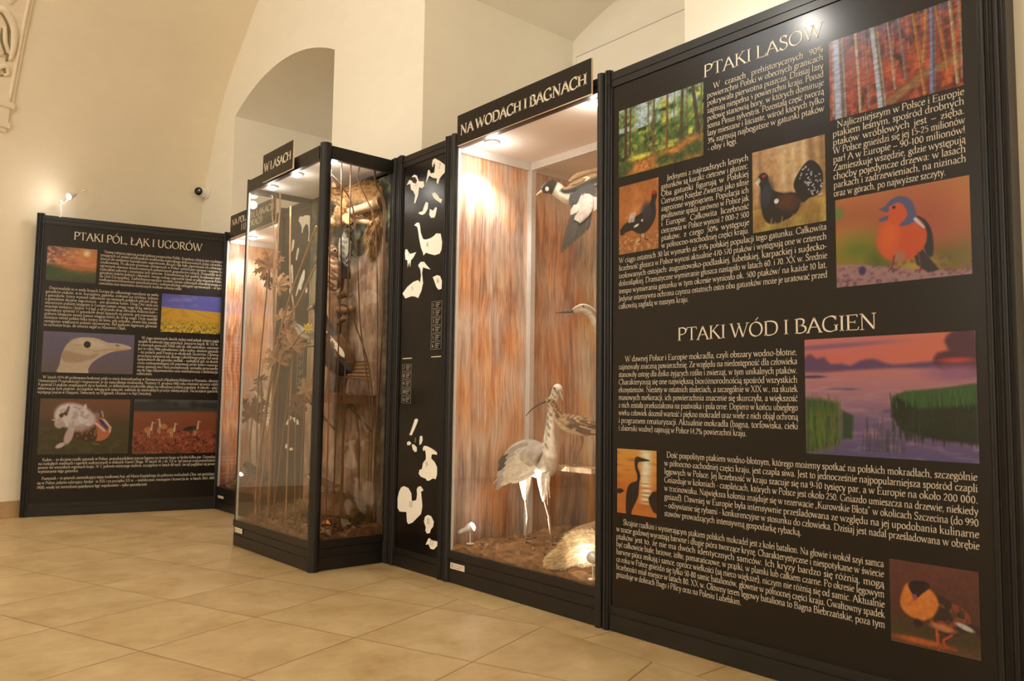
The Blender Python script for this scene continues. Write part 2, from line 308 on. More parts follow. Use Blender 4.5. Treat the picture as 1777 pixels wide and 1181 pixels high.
# ------------------------------------------------------------------ lettering: a broad-nib roman drawn stroke by stroke
# s stem x y0 y1 flags | l line | c curve | o closed curve | h hairline x0 x1 y | d dot
G = {
'A': (64, 'l 5,0 32,66;L 31,66 59,0;h 16,49,24;h -3,13,0;h 50,68,0'), 'B': (55, 's 12,0,66,q;c 13,65 30,65 42,58 41,44 30,36 13,35;c 13,35 34,35 49,27 49,12 36,2 13,1'),
'C': (62, 'c 58,52 48,65 33,66 14,57 6,34 13,10 32,0 50,4 60,14;n 58,50 58,67'), 'D': (70, 's 12,0,66,q;c 13,65 36,65 57,56 64,34 56,10 34,1 13,1'),
'E': (54, 's 12,0,66,q;h 12,47,65;h 12,38,34;h 12,50,1;n 47,66 47,55;n 38,40 38,28;n 50,0 53,13'), 'F': (50, 's 12,0,66,b;h 8,46,65;h 12,38,34;n 46,66 46,55;n 38,40 38,28'),
'G': (70, 'c 60,52 49,65 34,66 14,57 6,34 13,10 33,0 50,3 60,8;s 60,3,29,t;n 59,50 59,67'), 'H': (70, 's 13,0,66,bt;s 57,0,66,bt;h 13,57,35'),
'I': (27, 's 13,0,66,bt'), 'J': (27, 'c 14,66 14,8 10,-10 0,-16;h 5,23,66'), 'K': (63, 's 12,0,66,bt;n 14,32 46,65;L 24,40 57,1;h 38,55,66;h 48,67,0'),
'L': (51, 's 12,0,66,q;h 12,48,1;n 48,0 51,14'), 'M': (82, 'n 12,0 14,66;L 14,66 40,3;n 40,3 66,66;s 68,0,66,b;h 4,20,0;h 5,17,66;h 62,76,66'),
'N': (71, 'n 12,0 12,66;L 11,66 58,1;n 58,0 58,66;h 4,20,0;h 3,14,66;h 50,66,66'), 'O': (71, 'o 35,66 14,56 6,33 14,10 35,0 56,10 64,33 56,56'),
'P': (52, 's 12,0,66,b;c 13,65 32,65 47,57 46,42 34,33 14,31;h 7,13,66'), 'Q': (71, 'o 35,66 14,56 6,33 14,10 35,0 56,10 64,33 56,56;L 38,2 72,-14'),
'R': (60, 's 12,0,66,b;c 13,65 32,65 45,57 44,43 32,35 14,33;L 27,34 55,1;h 48,64,0;h 7,13,66'), 'S': (46, 'c 39,54 31,65 20,66 9,57 12,43 26,34 38,25 40,11 29,1 17,0 6,11;n 39,52 40,67;n 6,14 5,-1'),
'T': (58, 's 29,0,66,b;h 4,54,65;n 4,66 2,53;n 54,66 56,53'), 'U': (68, 'c 13,66 13,22 20,5 35,0 49,5 55,22 55,66;h 5,21,66;h 48,63,66'),
'V': (62, 'L 5,66 30,0;n 30,0 55,66;h -2,14,66;h 47,63,66'), 'W': (92, 'L 5,66 26,0;n 26,0 46,64;L 42,66 64,0;n 64,0 86,66;h -3,13,66;h 35,50,66;h 78,95,66'),
'X': (62, 'L 8,66 52,0;n 8,0 52,66;h 0,17,66;h 44,60,66;h 0,17,0;h 44,61,0'), 'Y': (58, 'L 5,66 28,32;n 28,32 52,66;s 28,0,32,b;h -2,14,66;h 44,60,66'),
'Z': (57, 'h 6,50,65;L 50,65 6,1;h 6,52,1;n 6,66 5,54;n 52,0 54,13'),
'a': (40, 'c 8,33 14,41 22,42 29,38 30,28 30,7 37,1;c 30,25 14,21 7,14 8,4 15,0 23,2 30,9'), 'b': (46, 's 10,0,71,l;c 10,32 20,41 32,40 40,29 39,14 32,2 20,0 10,5'),
'c': (37, 'c 33,36 26,42 17,41 8,32 6,18 12,3 22,0 34,8'), 'd': (47, 'c 36,38 24,42 12,37 6,22 10,5 20,0 30,3 36,10;s 36,0,71,l;h 36,43,0'),
'e': (38, 'c 8,25 34,27 33,36 24,42 13,38 6,24 8,7 19,0 34,8'), 'f': (26, 'c 12,0 12,50 16,66 25,71 33,66;h 3,25,40;h 5,21,0'),
'g': (41, 'o 20,42 10,37 8,28 13,19 21,17 30,22 32,32 28,40;c 15,19 9,12 14,6 30,4 37,-5 32,-18 18,-22 7,-16 6,-6 14,4;n 30,38 41,41'),
'h': (49, 's 10,0,71,lb;c 10,32 22,42 32,41 37,32 37,0;h 30,44,0'), 'i': (22, 's 11,0,42,lb;d 11,58'), 'j': (21, 'c 11,42 11,-8 6,-19 -4,-22;h 4,11,40;d 11,58'),
'k': (46, 's 10,0,71,lb;n 11,19 30,41;L 19,26 39,0;h 23,38,42;h 32,47,0'), 'l': (22, 's 11,0,71,lb'),
'm': (72, 's 10,0,42,lb;c 10,32 20,41 30,41 35,32 35,0;c 35,32 45,41 55,41 60,32 60,0;h 28,42,0;h 53,68,0'), 'n': (49, 's 10,0,42,lb;c 10,32 22,42 32,41 37,32 37,0;h 30,44,0'),
'o': (45, 'o 22,42 9,36 6,21 10,5 22,0 35,5 39,21 35,36'), 'p': (47, 's 10,-23,42,lb;c 10,32 20,41 32,40 40,29 39,14 32,2 20,0 10,5'), 'q': (47, 'c 36,38 24,42 12,37 6,22 10,5 20,0 30,3 36,10;s 36,-23,42,b'),
'r': (32, 's 10,0,42,lb;c 10,30 18,41 30,38'), 's': (32, 'c 26,34 20,42 11,40 7,32 13,25 23,18 26,9 20,1 12,0 5,8'), 't': (27, 'c 12,54 12,8 17,0 27,4;h 3,25,41'),
'u': (49, 'c 10,42 10,10 16,1 26,1 37,9;s 37,0,42,l;h 3,10,41;h 37,44,0'), 'v': (43, 'L 5,42 22,0;n 22,0 37,42;h -1,13,42;h 31,44,42'),
'w': (64, 'L 5,42 20,0;n 20,0 33,42;L 31,42 46,0;n 46,0 59,42;h -1,13,42;h 27,39,42;h 53,66,42'), 'x': (43, 'L 6,42 36,0;n 6,0 36,42;h 0,14,42;h 30,42,42;h 0,13,0;h 29,43,0'),
'y': (43, 'L 5,42 22,2;c 38,42 24,4 15,-17 4,-22;h -1,13,42;h 32,45,42'), 'z': (38, 'h 5,32,41;L 32,41 6,1;h 6,34,1;n 5,42 5,33;n 34,0 35,10'),
'0': (45, 'o 22,60 10,50 7,30 10,10 22,0 34,10 37,30 34,50'), '1': (30, 's 15,0,60,b;n 5,52 15,60'), '2': (42, 'c 7,46 14,58 26,59 33,48 28,32 6,2;h 6,36,2'),
'3': (40, 'c 7,52 18,60 30,56 30,42 16,33;c 16,33 32,30 34,14 24,2 6,3'), '4': (44, 's 30,0,60,;n 30,60 4,20;h 4,40,19'), '5': (40, 'n 12,58 10,34;h 12,34,58;c 10,34 26,36 34,24 28,6 8,1'),
'6': (42, 'c 34,59 16,50 7,28 10,6 22,0 35,8 35,24 24,33 10,24'), '7': (40, 'h 5,36,58;L 36,58 15,0'), '8': (42, 'o 21,60 10,53 12,41 22,33 34,24 35,8 21,0 7,8 8,24 20,33 31,42 32,54'), '9': (42, 'c 8,1 26,10 35,32 32,54 20,60 7,52 7,36 18,27 32,36'),
'.': (20, 'd 9,3'), ',': (20, 'd 9,3;n 11,2 6,-10'), '-': (28, 'h 4,24,20;h 4,24,22'), '–': (48, 'h 3,45,20;h 3,45,22'), '(': (28, 'c 24,70 10,48 8,24 12,2 24,-14'), ')': (28, 'c 4,70 18,48 20,24 16,2 4,-14'),
':': (20, 'd 9,3;d 9,36'), ';': (20, 'd 9,36;d 9,3;n 11,2 6,-10'), '!': (22, 'L 11,66 11,18;d 11,3'), '%': (66, 'o 15,60 7,52 7,38 15,31 23,38 23,52;o 50,29 42,22 42,8 50,0 58,8 58,22;n 12,0 52,60'),
'„': (30, 'd 8,3;n 10,2 5,-10;d 19,3;n 21,2 16,-10'), '”': (30, 'd 8,66;n 10,65 5,53;d 19,66;n 21,65 16,53'), '/': (30, 'n 4,-6 26,70'), ' ': (22, ''), '⅓': (34, 'n 8,62 8,36;n 2,33 30,33;c 12,28 24,30 22,18 26,8 12,-2'),
}
def _dia():
    for ch, b, st in (('ó', 'o', 'n 20,50 30,64'), ('ć', 'c', 'n 20,50 30,64'), ('ś', 's', 'n 15,50 25,64'), ('ń', 'n', 'n 22,50 32,64'), ('ź', 'z', 'n 18,50 28,64'), ('ż', 'z', 'd 19,58'), ('ł', 'l', 'n 0,30 22,46'),
                      ('ą', 'a', 'c 36,1 30,-8 33,-16 40,-14'), ('ę', 'e', 'c 28,2 23,-8 26,-16 33,-14'), ('Ó', 'O', 'n 33,74 46,88'), ('Ś', 'S', 'n 20,74 32,88'), ('Ź', 'Z', 'n 26,74 38,88'), ('Ż', 'Z', 'd 29,78'),
                      ('Ł', 'L', 'n 0,26 30,46'), ('Ą', 'A', 'c 60,1 54,-9 57,-17 65,-15'), ('Ę', 'E', 'c 46,1 41,-9 44,-17 51,-15')):
        G[ch] = (G[b][0], G[b][1]+';'+st)
_dia()
_gc = {}
def glyph(ch, thick, thin, seg):
    key = (ch, thick, thin, seg)
    if key in _gc: return _gc[key]
    w, spec = G.get(ch, G['-']); vs, fs = [], []; nib = math.radians(22)
    def rib(pts, closed=False, fixed=None):
        b = len(vs); n = len(pts)
        for i in range(n):
            p0 = pts[i-1] if (closed or i > 0) else pts[i]; p1 = pts[(i+1) % n] if (closed or i < n-1) else pts[i]
            dx, dy = p1[0]-p0[0], p1[1]-p0[1]; L = math.hypot(dx, dy) or 1; dx /= L; dy /= L
            wd = fixed if fixed else thin+(thick-thin)*abs(math.sin(math.atan2(dy, dx)+nib if False else math.atan2(dy, dx)-nib))
            vs.append((pts[i][0]-dy*wd/2, pts[i][1]+dx*wd/2)); vs.append((pts[i][0]+dy*wd/2, pts[i][1]-dx*wd/2))
        for i in range(n if closed else n-1):
            j = (i+1) % n; fs.append((b+2*i, b+2*i+1, b+2*j+1, b+2*j))
    for st in filter(None, spec.split(';')):
        k, a = st[0], st[2:]
        if k in 'lcoLn':
            pts = [tuple(float(q) for q in t.split(',')) for t in a.split()]
            if k in 'co': pts = [tuple(q) for q in crom(pts, seg, k == 'o')]
            rib(pts, k == 'o', fixed={'L': thick, 'n': thin*1.15}.get(k))
        elif k == 'h':
            x0, x1, y = (float(q) for q in a.split(',')); rib([(x0, y), (x1, y)], fixed=thin)
        elif k == 'd':
            x, y = (float(q) for q in a.split(',')); r = thick*.62
            b = len(vs); vs.extend([(x+r*math.cos(t*math.pi/3), y+r*math.sin(t*math.pi/3)) for t in range(6)]); fs.append(tuple(range(b, b+6)))
        elif k == 's':
            q = a.split(','); x, y0, y1 = float(q[0]), float(q[1]), float(q[2]); fl = q[3] if len(q) > 3 else ''
            rib([(x, y0), (x, y1)], fixed=thick); hw = thick*.5+5; e = thin*.5
            if 'b' in fl or 'q' in fl: rib([(x-hw, y0+e), (x+(hw if 'b' in fl else 2), y0+e)], fixed=thin)
            if 't' in fl or 'q' in fl: rib([(x-hw, y1-e), (x+(hw if 't' in fl else 2), y1-e)], fixed=thin)
            if 'l' in fl: rib([(x-hw, y1-4), (x, y1-1)], fixed=thin*1.2)
    _gc[key] = (w, np.array(vs, float).reshape(-1, 2), fs); return _gc[key]
class Plane2:
    """a standing panel: s runs along it, z is up, off is towards the visitor"""
    def __init__(s, o, d): s.o = Vector(o); s.d = Vector(d).normalized(); s.n = Vector((s.d.y, -s.d.x, 0))
    def P(s, a, z, off=0.0): return s.o+s.d*a+s.n*off+Vector((0, 0, z))
    def box(s, mb, a0, a1, z0, z1, o0, o1):
        vs = [s.P(a, z, o) for z in (z0, z1) for o in (o1, o0) for a in (a0, a1)]
        mb.add(vs, [(0, 2, 3, 1), (4, 5, 7, 6), (0, 1, 5, 4), (2, 6, 7, 3), (0, 4, 6, 2), (1, 3, 7, 5)])
def write(pl, name, rows, parent, em, x0, x1, z0, z1, off=.0012, thick=6.4, thin=2.5, seg=2, m=None, justify=True, indent=.03, short=True, last=None, align='l', squeeze=1.0):
    """rows of text between the baselines z0 (first) and z1 (last)"""
    VV, FF, n = [], [], 0; L = len(rows)
    for i, row in enumerate(rows):
        z = z0 if L == 1 else z0+(z1-z0)*i/(L-1)
        a = x0+(indent if i == 0 else 0); wid = x1-a
        gl = [glyph(ch, thick, thin, seg) for ch in row]; k = em/100.0
        nat = sum(g[0] for g in gl)*k; nsp = row.count(' '); hs = squeeze; ex = 0.0
        if justify:
            if i == L-1 and short:
                if last: hs = (last-a)/nat
            elif nat > wid: hs = wid/nat
            elif nsp: 
                hs = 1.0; gap = wid-nat
                if gap > .25*wid: hs = 1+.15*gap/nat
                ex = (wid-nat*hs)/nsp
        elif align == 'c': a = x0+(wid-nat*hs)/2
        elif align == 'f': hs = wid/nat
        x = a
        for ch, (w, vs, fs) in zip(row, gl):
            if len(vs):
                q = np.empty((len(vs), 3)); s_ = x+vs[:, 0]*k*hs; zz = z+vs[:, 1]*k
                q[:, 0] = pl.o.x+pl.d.x*s_+pl.n.x*off; q[:, 1] = pl.o.y+pl.d.y*s_+pl.n.y*off; q[:, 2] = pl.o.z+zz
                VV.append(q); FF += [tuple(n+t for t in f) for f in fs]; n += len(vs)
            x += w*k*hs+(ex if ch == ' ' else 0)
    mb = MB(); mb.v = [tuple(p) for p in np.concatenate(VV)]; mb.f = FF; mb.c = [(.5,)*3]*n
    return mb.build(name, m or CREAM, parent)

# ------------------------------------------------------------------ the room
DW = (-.2639, .9645)                     # the left wall runs askew to the window wall
PROF = [(-5.56, 0), (-5.56, 2.45), (-5.549, 2.635), (-5.526, 2.788), (-5.49, 2.95), (-5.433, 3.125), (-5.33, 3.39), (-5.189, 3.656), (-5.059, 3.875), (-4.885, 4.06), (-4.669, 4.24), (-4.5, 4.39), (-4.324, 4.54),
        (-3.9, 4.82), (-3.3, 5.08), (-2.5, 5.28), (-1.5, 5.36), (-.3, 5.28), (.8, 5.02), (1.8, 4.6), (2.6, 4.0), (3.1, 3.3), (3.35, 2.6), (3.4, 0)]
YW = .12; YB = -7.6
def vx(x, y): return x-(y-YW)*-DW[0]/DW[1]
mb = MB(); vs = []; ys = [YW+.0, -1.0, -2.4, -4.0, -6.0, YB]
for y in ys: vs += [(vx(x, y), y, z) for x, z in PROF]
n = len(PROF); cut = 7
fsL = [(j*n+i, j*n+i+1, (j+1)*n+i+1, (j+1)*n+i) for j in range(len(ys)-1) for i in range(n-1)]
mb.add(vs, fsL)
o = mb.build('ceiling', PLASTER2, None, True); prop(o, 'tan plastered vault springing from the left wall and curving over the room', 'ceiling', kind='structure')
def arch(x0, x1, zs, rise, k=20):
    w = x1-x0; R = (w*w/4+rise*rise)/(2*rise); out = []
    for i in range(k+1):
        x = x0+w*i/k; out.append((x, zs+math.sqrt(max(R*R-(x-x0-w/2)**2, 0))-(R-rise)))
    return out
N1 = arch(-4.767, -2.86, 3.59, .218); N2 = arch(-1.672, .349, 3.66, .23); DEEP = 1.45
outer = [(x, z) for x, z in PROF]
holes = []
for A_ in (N1, N2): holes.append([(A_[0][0], 0.0)]+A_+[(A_[-1][0], 0.0)])
# window wall face: strips left, between and right of the two niches, and the spandrels over them
face = MB()
def poly(pts): 
    P = [Vector((x, YW, z)) for x, z in pts]; t = tessellate_polygon([P]); face.add(P, [tuple(q) for q in t])
def topz(x):
    xs = [p[0] for p in PROF[1:-1]]; zs_ = [p[1] for p in PROF[1:-1]]; return float(np.interp(x, xs, zs_))
def between(x0, x1): return [(x0, topz(x0))]+[(x, z) for x, z in PROF[1:-1] if x0 < x < x1]+[(x1, topz(x1))]
poly([(N1[0][0], 0), (-5.56, 0)]+between(-5.5599, N1[0][0])+[N1[0]])
poly([(N1[-1][0], 0), N1[-1]]+between(N1[-1][0], N2[0][0])+[N2[0], (N2[0][0], 0)])
poly([(N2[-1][0], 0), N2[-1]]+between(N2[-1][0], 3.3999)+[(3.4, 0)])
for A_ in (N1, N2): poly(A_+list(reversed(between(A_[0][0], A_[-1][0]))))
prop(face.build('wall_back', PLASTER), 'cream plastered window wall with two deep arched niches behind the display row', 'wall', kind='structure')
for i, (A_, nm) in enumerate(((N1, 'wall_niche_left'), (N2, 'wall_niche_right'))):
    mb = MB(); ring = [(A_[0][0], 0.0)]+A_+[(A_[-1][0], 0.0)]; k = len(ring)
    mb.add([(x, y, z) for y in (YW, DEEP) for x, z in ring], [(j, j+1, k+j+1, k+j) for j in range(k-1)])
    P = [Vector((x, DEEP, z)) for x, z in ring]; mb.add(P, [tuple(q) for q in tessellate_polygon([P])])
    prop(mb.build(nm, PLASTER), ('arched niche above the farther showcases, its soffit in shade', 'arched niche above the wading bird showcase')[i], 'wall', kind='structure')
mb = MB(); P = [Vector((vx(x, YB), YB, z)) for x, z in PROF]; mb.add(P, [tuple(q) for q in tessellate_polygon([P])])
prop(mb.build('wall_front', PLASTER2), 'plain plastered wall behind the viewer', 'wall', kind='structure')
mb = MB(); mb.add([(-7, YB-.3, 0), (6.5, YB-.3, 0), (6.5, DEEP, 0), (-7, DEEP, 0)], [(0, 1, 2, 3)])
prop(mb.build('floor', FLOOR), 'beige stone tile floor with a narrow border row along the displays', 'floor', kind='structure')
# window board at the back of the right niche
mb = MB(); mb.box(-1.60, .29, DEEP-.035, DEEP-.003, .9, 3.505)
w = mb.build('window_1', PLASTER); prop(w, 'pale board closing the window at the back of the right niche', 'window', kind='structure')
mb = MB(); mb.box(-1.607, .297, DEEP-.03, DEEP-.004, 3.505, 3.512); mb.box(-1.607, -1.60, DEEP-.03, DEEP-.004, .9, 3.512)
prop(mb.build('trim_1', mat('brown_trim', c(120, 92, 60), .6)), 'thin brown edging strip round the window board', 'trim', kind='structure')
# baseboard of floor tile along the left wall
wl = Plane2((vx(-5.56, -4.5), -4.5, 0), (DW[0], DW[1], 0)); Lw = 4.62/DW[1]
mb = MB(); wl.box(mb, 0, Lw, .001, .13, .001, .013)
for k in range(9):
    pass
prop(mb.build('baseboard_left', GROUT), 'tan tile baseboard along the left wall', 'baseboard', kind='structure')

# stucco band on the left vault, with a console at its foot
def vsurf(y, z): return Vector((vx(float(np.interp(z, [p[1] for p in PROF[:13]], [p[0] for p in PROF[:13]])), y), y, z))
NIN = Vector((.88, .2, -.35)).normalized()
st = root('stucco_band', vsurf(-1.75, 3.3), 'carved stucco band with scrolls on the vault at upper left', 'stucco ornament')
zs = [3.30+.075*i for i in range(17)]
def bandy(z, side): return (-1.625+.045*(z-3.3)) if side else -2.25
mb = MB()
edge = [vsurf(bandy(z, 1), z) for z in zs]; far = [vsurf(-2.25, z) for z in zs]
vs = []
for e, f_ in zip(edge, far): vs += [e, e+NIN*.022, f_+NIN*.022, f_]
mb.add(vs, [(4*i+k, 4*i+k+1, 4*i+5+k, 4*i+4+k) for i in range(len(zs)-1) for k in range(3)]+[(0, 1, 2, 3)])
mb.build('band_slab', STUCCO, st)
mb = MB()
for dy in (-.03, -.52):
    mb.tube([vsurf(bandy(z, 1)+dy, z)+NIN*.024 for z in zs], .013, 8, 1)
mb.build('edge_moulding', STUCCO, st, True)
def scroll(pts, r): 
    r = [q*1.35 for q in r]
    mb = MB(); mb.tube([vsurf(y, z)+NIN*.026 for y, z in pts], r, 8, 5); o_ = mb.build('scroll', STUCCO, st, True); mb = MB(); mb.tube([vsurf(y-.022, z-.012)+NIN*.023 for y, z in pts], [q*.55 for q in r], 6, 5); mb.build('groove', RECESS_SHADE, o_, True)  # second, darker tube paints recess shade beside each scroll, nothing is cut in
Y0 = -1.64
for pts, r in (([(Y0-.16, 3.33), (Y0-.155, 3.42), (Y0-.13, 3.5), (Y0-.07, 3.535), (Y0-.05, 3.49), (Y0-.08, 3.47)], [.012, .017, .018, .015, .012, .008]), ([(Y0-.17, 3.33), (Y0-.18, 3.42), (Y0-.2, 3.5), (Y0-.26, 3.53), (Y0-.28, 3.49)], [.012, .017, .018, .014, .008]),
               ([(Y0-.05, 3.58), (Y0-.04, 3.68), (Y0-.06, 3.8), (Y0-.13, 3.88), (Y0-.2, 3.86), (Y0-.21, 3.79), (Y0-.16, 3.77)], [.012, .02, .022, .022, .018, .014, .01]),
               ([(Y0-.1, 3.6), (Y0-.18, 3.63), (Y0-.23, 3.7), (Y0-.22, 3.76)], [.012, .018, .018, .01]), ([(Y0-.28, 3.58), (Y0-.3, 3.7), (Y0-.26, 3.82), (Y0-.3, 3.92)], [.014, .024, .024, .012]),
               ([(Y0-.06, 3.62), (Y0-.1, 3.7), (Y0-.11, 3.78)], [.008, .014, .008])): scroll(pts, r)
for y in (Y0-.1, Y0-.25, Y0-.4):
    mb = MB(); mb.loft([(*(vsurf(y, z)+NIN*.02), a, .016) for z, a in ((3.93, .01), (3.97, .045), (4.08, .05), (4.25, .05), (4.33, .01))], 12, 3, None, NIN); mb.build('gadroon', STUCCO, st, True)
mb = MB()
for z0, z1, d, e in ((3.26, 3.30, .05, .0), (3.15, 3.26, .034, -.025), (3.11, 3.15, .045, -.012), (3.075, 3.11, .025, -.03)):
    P = [vsurf(-1.625+e, z0), vsurf(-1.625+e, z1), vsurf(-2.25, z1), vsurf(-2.25, z0)]; mb.prism(P, NIN*d)
mb.build('console', STUCCO, st)

# ------------------------------------------------------------------ printed photographs
class Pic:
    def __init__(s, wid, hei, res=150):
        s.a = wid/hei; s.w = res if wid >= hei else max(int(res*s.a), 40); s.h = max(int(s.w/s.a), 30)
        s.X, s.Y = np.meshgrid(np.linspace(0, s.a, s.w), np.linspace(0, 1, s.h)); s.I = np.zeros((s.h, s.w, 3))
    def grad(s, *stops):
        ys = [q[0] for q in stops]
        for k in range(3): s.I[..., k] = np.interp(s.Y, ys, [q[1][k] for q in stops])
    def mix(s, m, col): m = np.clip(m, 0, 1)[..., None]; s.I = s.I*(1-m)+np.array(col, float)*m
    def noise(s, fx, fy, octv=3, seed=0, pw=.5):
        r = np.random.default_rng(seed); out = np.zeros_like(s.X); amp = 1; tot = 0
        for o_ in range(octv):
            nx, ny = int(fx*s.a)+2, int(fy)+2; g = r.random((ny+1, nx+1))
            x = s.X/s.a*(nx-1); y = s.Y*(ny-1); i = np.clip(x.astype(int), 0, nx-1); j = np.clip(y.astype(int), 0, ny-1); u = x-i; v = y-j
            u = u*u*(3-2*u); v = v*v*(3-2*v)
            out += amp*((g[j, i]*(1-u)+g[j, i+1]*u)*(1-v)+(g[j+1, i]*(1-u)+g[j+1, i+1]*u)*v); tot += amp; amp *= pw; fx *= 2; fy *= 2
        return out/tot
    def ell(s, cx, cy, rx, ry, col, rot=0, soft=.15):
        dx, dy = s.X-cx*s.a, s.Y-cy; c_, s_ = math.cos(rot), math.sin(rot)
        d = np.sqrt(((dx*c_+dy*s_)/rx)**2+((-dx*s_+dy*c_)/ry)**2); s.mix((1-d)/soft+.5, col)
    def poly(s, pts, col, soft=.012, smooth=0):
        if smooth: pts = [tuple(q) for q in crom(pts, smooth, True)]
        P = [(x*s.a, y) for x, y in pts]; ins = np.zeros_like(s.X, bool); dm = np.full_like(s.X, 9.)
        for (x0, y0), (x1, y1) in zip(P, P[1:]+P[:1]):
            if y0 != y1: ins ^= ((y0 > s.Y) != (y1 > s.Y)) & (s.X < (x1-x0)*(s.Y-y0)/(y1-y0)+x0)
            L = (x1-x0)**2+(y1-y0)**2+1e-12; t = np.clip(((s.X-x0)*(x1-x0)+(s.Y-y0)*(y1-y0))/L, 0, 1)
            dm = np.minimum(dm, np.hypot(s.X-x0-t*(x1-x0), s.Y-y0-t*(y1-y0)))
        m = np.where(ins, dm, -dm)/soft+.5; s.mix(m, col); return np.clip(m, 0, 1)
    def line(s, pts, w0, col, w1=None, soft=.01):
        w1 = w0 if w1 is None else w1; n = len(pts)-1; best = np.full_like(s.X, -9.)
        for i in range(n):
            x0, y0 = pts[i][0]*s.a, pts[i][1]; x1, y1 = pts[i+1][0]*s.a, pts[i+1][1]; L = (x1-x0)**2+(y1-y0)**2+1e-12
            t = np.clip(((s.X-x0)*(x1-x0)+(s.Y-y0)*(y1-y0))/L, 0, 1); d = np.hypot(s.X-x0-t*(x1-x0), s.Y-y0-t*(y1-y0))
            best = np.maximum(best, (w0+(w1-w0)*(i+t)/n)/2-d)
        s.mix(best/soft+.5, col)
    def gain(s, n, a): s.I *= (1+a*(n-.5)*2)[..., None]
    def place(s, pl, parent, x0, x1, z0, z1, label, off=.001):
        J, I = np.mgrid[0:s.h, 0:s.w]; a = x0+(x1-x0)*I/(s.w-1); z = z1+(z0-z1)*J/(s.h-1)
        q = np.stack([pl.o.x+pl.d.x*a+pl.n.x*off, pl.o.y+pl.d.y*a+pl.n.y*off, z], -1).reshape(-1, 3)
        idx = np.arange(s.w*s.h).reshape(s.h, s.w)
        f = np.stack([idx[1:, :-1], idx[1:, 1:], idx[:-1, 1:], idx[:-1, :-1]], -1).reshape(-1, 4)
        g_ = s.I.mean(-1, keepdims=True); v = np.clip((g_+(s.I-g_)*.92)*np.array([.94, 1.0, 1.08]), 0, 255)/255.; l = (np.where(v <= .04045, v/12.92, ((v+.055)/1.055)**2.4)*.66).reshape(-1, 3)
        mb = MB(); mb.v = [tuple(p) for p in q]; mb.f = [tuple(int(t) for t in k) for k in f]; mb.c = [tuple(p) for p in l]
        return mb.build('photo_print', PRINT, parent, label=label)
def pic_forest(w, h):
    p = Pic(w, h); p.grad((0, (150, 165, 120)), (.3, (110, 140, 60)), (.62, (70, 100, 40)), (.75, (120, 120, 50)), (1, (110, 70, 35)))
    n1 = p.noise(9, 9, 4, 1); p.mix((n1-.5)*4*(p.Y < .75), (205, 200, 70)); n2 = p.noise(7, 10, 4, 2); p.mix((n2-.52)*5*(p.Y < .8), (30, 62, 26)); p.mix((p.noise(6, 5, 3, 9)-.55)*5*(p.Y < .35), (190, 205, 200))
    for x, wd, xb, yb, col in ((.09, .045, .085, .78, (70, 46, 30)), (.15, .03, .14, .8, (96, 60, 36)), (.37, .018, .37, .74, (110, 78, 48)), (.44, .03, .43, .76, (104, 72, 44)), (.6, .035, .585, .8, (112, 70, 42)), (.68, .012, .67, .72, (92, 80, 52)), (.77, .045, .75, .78, (74, 52, 34)), (.82, .014, .81, .7, (110, 90, 60)), (.88, .05, .955, .76, (70, 48, 32)), (.98, .018, .98, .7, (110, 92, 56))):
        p.line([(x, -.05), (xb, yb)], wd, col, wd*1.25); p.line([(x-.004, -.05), (xb-.004, yb)], wd*.3, tuple(q*1.4 for q in col))
    p.poly([(0, .82), (.15, .75), (.3, .74), (.5, .78), (.7, .74), (.85, .66), (1, .68), (1, 1), (0, 1)], (150, 112, 40), .06); p.ell(.26, .77, .2, .035, (230, 214, 70), 0, .8); p.poly([(.08, 1), (.25, .84), (.55, .82), (.9, .7), (.95, .74), (.62, .9), (.4, 1)], (206, 124, 52), .05)
    for cx, cy, r in ((.08, .86, .1), (.55, .9, .1), (.9, .86, .12), (.02, .97, .08), (.72, .93, .08)): p.ell(cx, cy, r*1.4, r*.7, (66, 86, 34), 0, .9)
    p.gain(p.noise(30, 30, 3, 4), .35); return p
def pic_birch(w, h):
    p = Pic(w, h, 170); p.grad((0, (110, 84, 110)), (.3, (150, 62, 44)), (.6, (172, 58, 28)), (1, (120, 36, 20))); p.mix((p.noise(14, 10, 4, 3)-.48)*4, (206, 84, 36)); p.mix((p.noise(12, 10, 4, 5)-.55)*4, (70, 24, 20))
    p.poly([(.42, .95), (.7, .72), (1, .62), (1, .7), (.75, .8), (.5, 1)], (150, 100, 50), .05)
    for i in range(26): x = (i*.618) % 1; p.line([(x, -.02), (x+.01, .34+.25*((i*.37) % 1))], .008, (150, 122, 150) if i % 2 else (96, 66, 84))
    for x, xb, yb, wd, col in ((.07, .09, 1.05, .13, (170, 172, 196)), (.03, .03, .95, .02, (196, 160, 140)), (.22, .25, .98, .028, (206, 190, 160)), (.29, .32, .97, .016, (150, 140, 150)), (.36, .42, 1.02, .085, (176, 178, 190)), (.47, .52, .82, .022, (190, 170, 150)), (.55, .6, .74, .02, (150, 140, 160)), (.66, .735, .98, .035, (196, 122, 56)), (.76, .73, .6, .03, (200, 140, 80)), (.8, .79, .97, .055, (128, 124, 170)), (.82, .9, .8, .03, (206, 128, 70)), (.92, .96, .95, .03, (206, 176, 130)), (.985, .99, .9, .012, (180, 160, 150))):
        p.line([(x, -.05), ((x+xb)/2+.004, yb*.5), (xb, yb)], wd, col, wd*1.1); p.line([(x+wd*.28/p.a, -.05), ((x+xb)/2+wd*.3/p.a, yb*.5), (xb+wd*.28/p.a, yb)], wd*.35, (col[0]*.7, col[1]*.55, col[2]*.3), None, .02)
    p.gain(p.noise(20, 50, 3, 8), .3); return p
